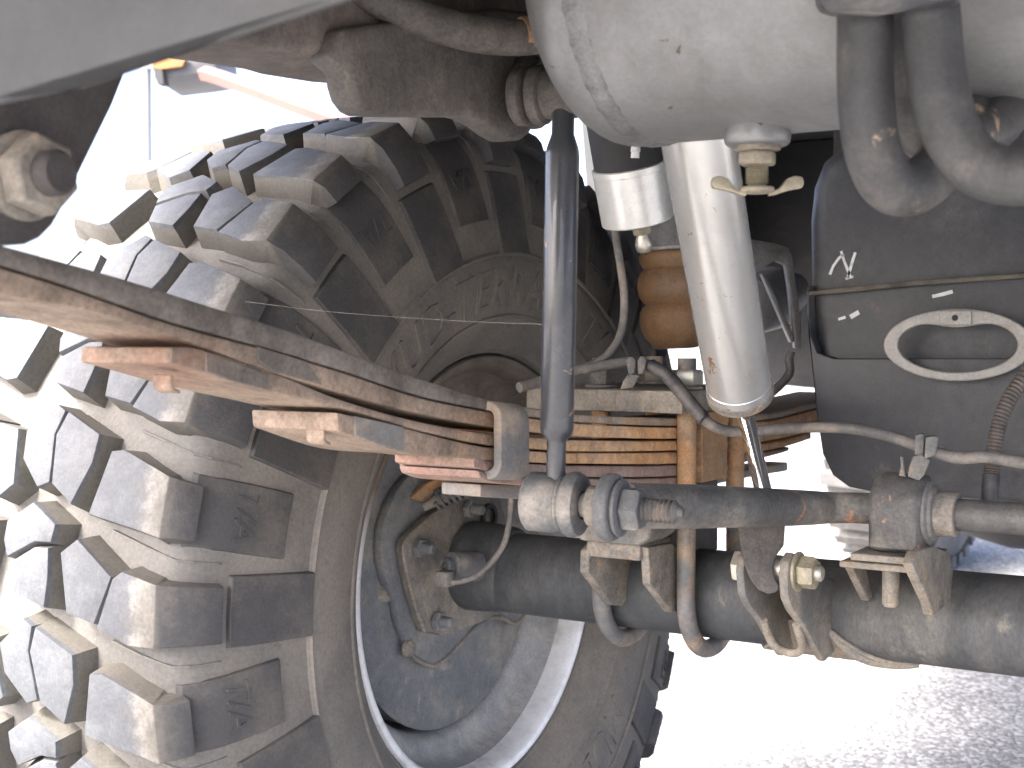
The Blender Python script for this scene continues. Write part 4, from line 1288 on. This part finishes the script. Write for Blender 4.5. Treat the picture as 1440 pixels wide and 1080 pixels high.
part('flange', b, 'cable', hf, bevel=.002)
cd = thing('corrugated_conduit', 'ribbed brown conduit hanging in front of the fuel tank at the right', 'conduit', (0.4736, -0.0276, 0.5681))
b = BM()
tube(b, [(0.5574, 0.0911, 0.7556), (0.5222, 0.0546, 0.6877), (0.5021, 0.0288, 0.6497), (0.4897, 0.0083, 0.6268), (0.4818, -0.0031, 0.6105), (0.4767, -0.0105, 0.5943), (0.4742, -0.0150, 0.5781), (0.4731, -0.0187, 0.5620), (0.4729, -0.0216, 0.5503)], .0063, seg=16, n=12, rib=.84)
part('ribbed_sleeve', b, 'frame_pink', cd, smooth=30)
b = BM()
tube(b, [(0.4729, -0.0216, 0.5524), (0.4724, -0.0235, 0.5406), (0.4727, -0.0239, 0.5244)], .0066, seg=18, n=4)
part('smooth_end', b, 'cable', cd, smooth=50)

# ------------------------------------------------------------------ fuel tank
FY = .12
ft = thing('fuel_tank', 'black plastic fuel tank with chalk strokes hanging ahead of the axle', 'fuel tank', (0.3834, 0.1200, 0.5196))
b = BM()
prism(b, [(0.3000, 0.1300, 0.8357), (0.2799, 0.1300, 0.8202), (0.2705, 0.1300, 0.7972), (0.2673, 0.1300, 0.7659), (0.2692, 0.1300, 0.6934), (0.2744, 0.1300, 0.6406), (0.2796, 0.1300, 0.5813), (0.2847, 0.1300, 0.5485), (0.2943, 0.1300, 0.5279), (0.3092, 0.1300, 0.5188), (0.3357, 0.1300, 0.5158), (0.3994, 0.1300, 0.5158), (0.4772, 0.1300, 0.5157), (0.7057, 0.1300, 0.5154), (0.8763, 0.1300, 0.5149), (0.8691, 0.1300, 0.8619), (0.6029, 0.1300, 0.8581)], (0.03, .45, 0))
part('tank_shell', b, 'plastic', ft, bevel=.020, bseg=6, smooth=60)
b = BM()
prism(b, [(0.2759, 0.1170, 0.7060), (0.2783, 0.1170, 0.6604), (0.2852, 0.1170, 0.6434), (0.3007, 0.1170, 0.6383), (0.5009, 0.1170, 0.6398), (0.7038, 0.1170, 0.6413), (0.8645, 0.1170, 0.6346), (0.8669, 0.1170, 0.5182), (0.7058, 0.1170, 0.5185), (0.4798, 0.1170, 0.5184), (0.4027, 0.1170, 0.5185), (0.3397, 0.1170, 0.5186), (0.3162, 0.1170, 0.5217), (0.3008, 0.1170, 0.5319), (0.2913, 0.1170, 0.5510), (0.2856, 0.1170, 0.5834), (0.2791, 0.1170, 0.6408), (0.2748, 0.1170, 0.6800)], (0, .10, 0))
part('lower_shell', b, 'plastic', ft, bevel=.0095, bseg=5, smooth=60)
b = BM()
prism(b, [(0.2739, 0.1190, 0.6996), (0.3048, 0.1190, 0.7023), (0.3693, 0.1190, 0.7073), (0.4656, 0.1190, 0.7118), (0.7024, 0.1190, 0.7230), (0.7024, 0.1190, 0.7192), (0.4657, 0.1190, 0.7075), (0.3694, 0.1190, 0.7029), (0.3048, 0.1190, 0.6977), (0.2739, 0.1190, 0.6957)], (0, .02, 0))
part('seam_flange', b, 'seam', ft, bevel=.001, bseg=2)
def stroke(pl_, w):
    b = BM()
    P = [Vector(p) for p in pl_]
    L_, R_ = [], []
    for i, p in enumerate(P):
        d_ = (P[min(i + 1, len(P) - 1)] - P[max(i - 1, 0)]).normalized()
        n_ = Vector((-d_.z, 0, d_.x))
        ww = w * (.8 + .3 * random.random())
        L_.append(p + n_ * ww)
        R_.append(p - n_ * ww)
    prism(b, L_ + R_[::-1], (0, -.0005, 0))
    return b
for pl_, w in (([(0.2923, 0.1298, 0.7152), (0.2956, 0.1298, 0.7230), (0.3009, 0.1298, 0.7300), (0.3056, 0.1298, 0.7331)], .0013), ([(0.3029, 0.1298, 0.7364), (0.3056, 0.1298, 0.7279), (0.3090, 0.1298, 0.7194), (0.3117, 0.1298, 0.7128)], .0014), ([(0.3162, 0.1298, 0.7347), (0.3136, 0.1298, 0.7270), (0.3117, 0.1298, 0.7199), (0.3091, 0.1298, 0.7116)], .0014),
               ([(0.3071, 0.1298, 0.7110), (0.3144, 0.1298, 0.7128)], .0011), ([(0.3859, 0.1298, 0.6935), (0.3945, 0.1298, 0.6952), (0.4037, 0.1298, 0.6976)], .0017), ([(0.3120, 0.1298, 0.6759), (0.3199, 0.1298, 0.6804)], .0020), ([(0.3007, 0.1298, 0.6740), (0.3074, 0.1298, 0.6759)], .0013)):
    part('chalk_mark', stroke(pl_, w), 'chalk', ft, smooth=0)

# flat oval ring hanging on the tank
rg = thing('oval_ring', 'flat pale metal oval ring with a small drilled tab, hanging against the fuel tank', 'ring', (0.4174, 0.0900, 0.6528))
rc = Vector((0.4143, 0.1000, 0.6509))
sx_, sz_ = (Vector((0.4771, 0.1000, 0.6511)) - rc).length, abs((0.4140, 0.1000, 0.6819)[2] - rc.z)
o_, i_ = [], []
nn = 72
for k in range(nn):
    a = 2 * math.pi * k / nn
    ca, sa = math.cos(a), math.sin(a)
    o_.append((rc.x + sx_ * ca, rc.y, rc.z + sz_ * sa))
    tk = .0075 + (.0085 * math.exp(-((a - math.pi / 2) / .52) ** 2))
    i_.append((rc.x + (sx_ - .0125) * ca, rc.y, rc.z + (sz_ - tk) * sa))
b = BM()
ring_prism(b, o_, i_, (0, .005, 0))
part('ring', b, 'ring', rg, bevel=.0015, bseg=3, smooth=60)
b = BM()
tc_ = Vector((0.4142, 0.0995, 0.6740))
box(b, (tc_.x - .0135, .0972, tc_.z - .0062), (tc_.x + .0135, .1002, tc_.z + .0062))
tb = part('tab', b, 'ring', rg, bevel=.0012, bseg=2)
b = BM()
lathe(b, [(0, .0026), (.0006, .0026)], (tc_.x, .0971, tc_.z), (0, -1, 0), seg=18)
link('hole', mesh_of('hole', b, M['dark']), tb)
b = BM()
box(b, (rc.x - sx_ * .2, .1045, rc.z + sz_ * .75), (rc.x + sx_ * .2, .122, rc.z + sz_ * .92))
part('standoff', b, 'plastic', rg, bevel=.001)

# alloy brace beside the tank
al_ = thing('alloy_brace', 'grey cast alloy brace between the shock absorber and the fuel tank', 'brace', (0.1977, 0.2769, 0.6981))
b = BM()
prism(b, [(0.1525, 0.2510, 0.7620), (0.1841, 0.2706, 0.7561), (0.1955, 0.2776, 0.7516), (0.1994, 0.2797, 0.7427), (0.2037, 0.2812, 0.7130), (0.2082, 0.2826, 0.6758), (0.2099, 0.2825, 0.6461), (0.2036, 0.2786, 0.6461), (0.2006, 0.2778, 0.6758), (0.1969, 0.2768, 0.7093), (0.1933, 0.2755, 0.7338), (0.1844, 0.2701, 0.7383), (0.1751, 0.2640, 0.7308), (0.1657, 0.2579, 0.7249), (0.1532, 0.2499, 0.7204)], (-.01, .02, 0))
prism(b, [(0.1719, 0.2641, 0.7250), (0.1757, 0.2665, 0.7235), (0.2041, 0.2815, 0.6535), (0.1997, 0.2787, 0.6520)], (-.01, .018, 0))
part('web', b, 'alloy', al_, bevel=.0015)
b = BM()
lathe(b, [(0, .034), (.05, .036), (.10, .02)], (0.1226, 0.3477, 0.6931), (.2, .95, .2), seg=36)
part('round_housing', b, 'alloy', al_, bevel=.003)
b = BM()
tube(b, [(0.2041, 0.2670, 0.6432), (0.2018, 0.2652, 0.6351), (0.2032, 0.2656, 0.6225), (0.1966, 0.2610, 0.6107), (0.1873, 0.2549, 0.6004), (0.1781, 0.2487, 0.5901)], .0048, seg=12, n=5)
part('rod_end', b, 'alloy', al_)

# ------------------------------------------------------------------ body shell above (floor, sides)
body = thing('vehicle_body', 'dark underbody floor of the vehicle seen above the suspension', 'vehicle body', (.7, 1.0, 1.0))
b = BM()
box(b, (-.22, -1.30, .985), (1.62, 3.4, 1.0))
part('floor_panel', b, 'dark', body)
b = BM()
prism(b, [(-.24, -1.32, .90), (-.24, -.66, .90), (-.24, -.60, 1.06), (-.24, -.45, 1.16), (-.24, .45, 1.16), (-.24, .6, 1.06), (-.24, .66, .70), (-.24, 2.3, .70), (-.24, 2.35, 1.1), (-.24, 3.3, 1.1), (-.24, 3.4, .9), (-.24, 3.6, .9), (-.24, 3.6, 1.8), (-.24, -1.32, 1.8)], (.02, 0, 0))
part('side_panel', b, 'body', body)
b = BM()
prism(b, [(1.64, -1.32, .90), (1.64, -.66, .90), (1.64, -.60, 1.06), (1.64, -.45, 1.16), (1.64, .45, 1.16), (1.64, .6, 1.06), (1.64, .66, .70), (1.64, 2.3, .70), (1.64, 2.35, 1.1), (1.64, 3.3, 1.1), (1.64, 3.4, .9), (1.64, 3.6, .9), (1.64, 3.6, 1.8), (1.64, -1.32, 1.8)], (-.02, 0, 0))
part('side_panel', b, 'body', body)
b = BM()
box(b, (.235, .30, .80), (1.5, .36, .984))  # dark box added to stand in for the deep shade under the floor
part('shade_box', b, 'dark', body, bevel=.004)
b = BM()
box(b, (.10, 1.2, .62), (1.5, 1.9, .95))
part('centre_tank', b, 'dark', body, bevel=.02)

b = BM()
prism(b, [(-.21, 1.1, .585), (.12, 1.1, .56), (.12, 1.1, .984), (-.21, 1.1, .984)], (0, .12, 0))  # added dark panel, stands in for underbody shade behind the brace
part('shade_panel', b, 'dark', body, bevel=.006)
b = BM()
lathe(b, [(0, .05), (.02, .09), (.12, .115), (.26, .115), (.34, .07)], (.02, 1.60, .375), (1, 0, .02), seg=40)
part('gear_case', b, 'dark', body, smooth=50)

# ------------------------------------------------------------------ front wheels far ahead
def far_wheel(lab, x, y, name='front_wheel'):
    t = thing(name, lab, 'wheel', (x, y, .40))
    b = BM()
    lathe(b, [(-.13, .20), (-.15, .26), (-.15, .33), (-.13, .385), (0, .395), (.13, .385), (.15, .33), (.15, .26), (.13, .20)], (x, y, .42), (1, 0, 0), seg=64)
    for k in range(34):
        a = 2 * math.pi * k / 34
        for s in (-1, 1):
            d_ = Vector((0, math.cos(a), math.sin(a)))
            e_ = Vector((0, -math.sin(a), math.cos(a)))
            c_ = Vector((x + s * .075, y, .42)) + d_ * .385
            prism(b, [c_ + Vector((u, 0, 0)) + e_ * v for u, v in ((-.06, -.024), (.065, -.016), (.065, .022), (-.06, .014))], d_ * .03)
    part('tyre', b, M['far_rubber'], t, smooth=30)
    b = BM()
    lathe(b, [(-.11, .20), (-.05, .19), (0, .08), (.03, .08), (.06, .19), (.11, .20)], (x, y, .42), (1, 0, 0), seg=40)
    part('rim', b, 'barrel', t, smooth=30)
far_wheel('small grey ribbed tyre far beyond the axle, below the stabilizer clamp', -.436, 2.933, 'distant_wheel')

# ------------------------------------------------------------------ things outside, beyond the wheel
po = thing('steel_post', 'thin pale steel post standing beyond the tyre at the left', 'post', (-21.5566, 19.7933, 0.0000))
pb = Vector((-3.8226, 3.1685, 1.6606))
po.location = (pb.x, pb.y, 0)
b = BM()
lathe(b, [(0, .09), (.01, .09), (.01, .024), (2.1, .024), (2.12, .02)], (pb.x, pb.y, 0), (0, 0, 1), seg=20)
part('shaft', b, 'post', po)
bx = thing('sign_box', 'grey hanging box with an orange underside beside the pale post', 'box', (-3.5478, 3.1094, 1.7906))
b = BM()
prism(b, [(-3.6474, 3.0499, 1.8650), (-3.4308, 3.1859, 1.8769), (-3.4240, 3.1863, 1.7758), (-3.5145, 3.1290, 1.7579), (-3.6050, 3.0719, 1.7460), (-3.6453, 3.0465, 1.7401)], (-.25, .4, .01))
part('casing', b, 'box_grey', bx, bevel=.01)
b = BM()
prism(b, [(-3.6266, 3.0257, 1.8173), (-3.5641, 3.0652, 1.8291), (-3.5089, 3.0997, 1.8262), (-3.5233, 3.0893, 1.7907), (-3.5984, 3.0419, 1.7789), (-3.6286, 3.0232, 1.7848)], (-.01, .02, 0))
part('orange_strip', b, 'orange', bx)
b = BM()
tube(b, [(-3.8282, 3.1718, 1.8390), (-3.7619, 3.1540, 1.8291), (-3.6209, 3.0877, 1.8035)], .02, seg=8, n=2)
part('arm', b, 'post', bx)
b = BM()
prism(b, [(-3.6185, 3.0175, 1.7799), (-3.5858, 3.0377, 1.7740), (-3.5798, 3.0392, 1.7149), (-3.6023, 3.0251, 1.7149)], (-.03, .06, 0))
part('dark_hook', b, 'dark', bx)
bmr = thing('red_oxide_beam', 'sloping reddish steel beam above the top of the tyre', 'beam', (-2.7293, 2.6683, 1.5573))
b = BM()
tube(b, [(-3.3271, 3.0090, 1.7286), (-3.1899, 2.9753, 1.6897), (-2.5649, 2.7682, 1.4804), (-2.1928, 2.6422, 1.3562)], .030, seg=4, n=2)
part('beam', b, 'beam', bmr)
b = BM()
fe = Vector((-2.1928, 2.6422, 1.3562))
lathe(b, [(0, .05), (fe.z, .05)], (fe.x, fe.y, 0), (0, 0, 1), seg=12)
part('support_post', b, 'beam', bmr)
gb_ = thing('blue_panel', 'small pale blue panel at the left edge below the leaf spring', 'panel', (-3.4883, 2.1604, 0.6936))
b = BM()
prism(b, [(-3.6281, 2.0745, 0.7346), (-3.4606, 2.1790, 0.7244), (-3.4594, 2.1771, 0.6577), (-3.6268, 2.0724, 0.6577)], (-.2, .4, 0))
part('panel', b, 'post', gb_)
b = BM()
fe = Vector((-3.5731, 2.1074, 0.6936))
lathe(b, [(0, .03), (fe.z, .03)], (fe.x, fe.y, 0), (0, 0, 1), seg=12)
part('leg', b, 'post', gb_)

# single cobweb strand from the tyre to the link rod
cw = thing('cobweb_strand', 'fine cobweb thread stretched from the leaf spring to the black link rod', 'cobweb', (0.1515, -0.3431, 0.6729))
b = BM()
tube(b, [(0.0973, -0.4357, 0.6803), (0.1385, -0.4102, 0.6743), (0.1876, -0.3914, 0.6700), (0.2395, -0.3708, 0.6667), (0.2772, -0.3591, 0.6652)], 0.00007, seg=5, n=6)
part('strand', b, 'web', cw)
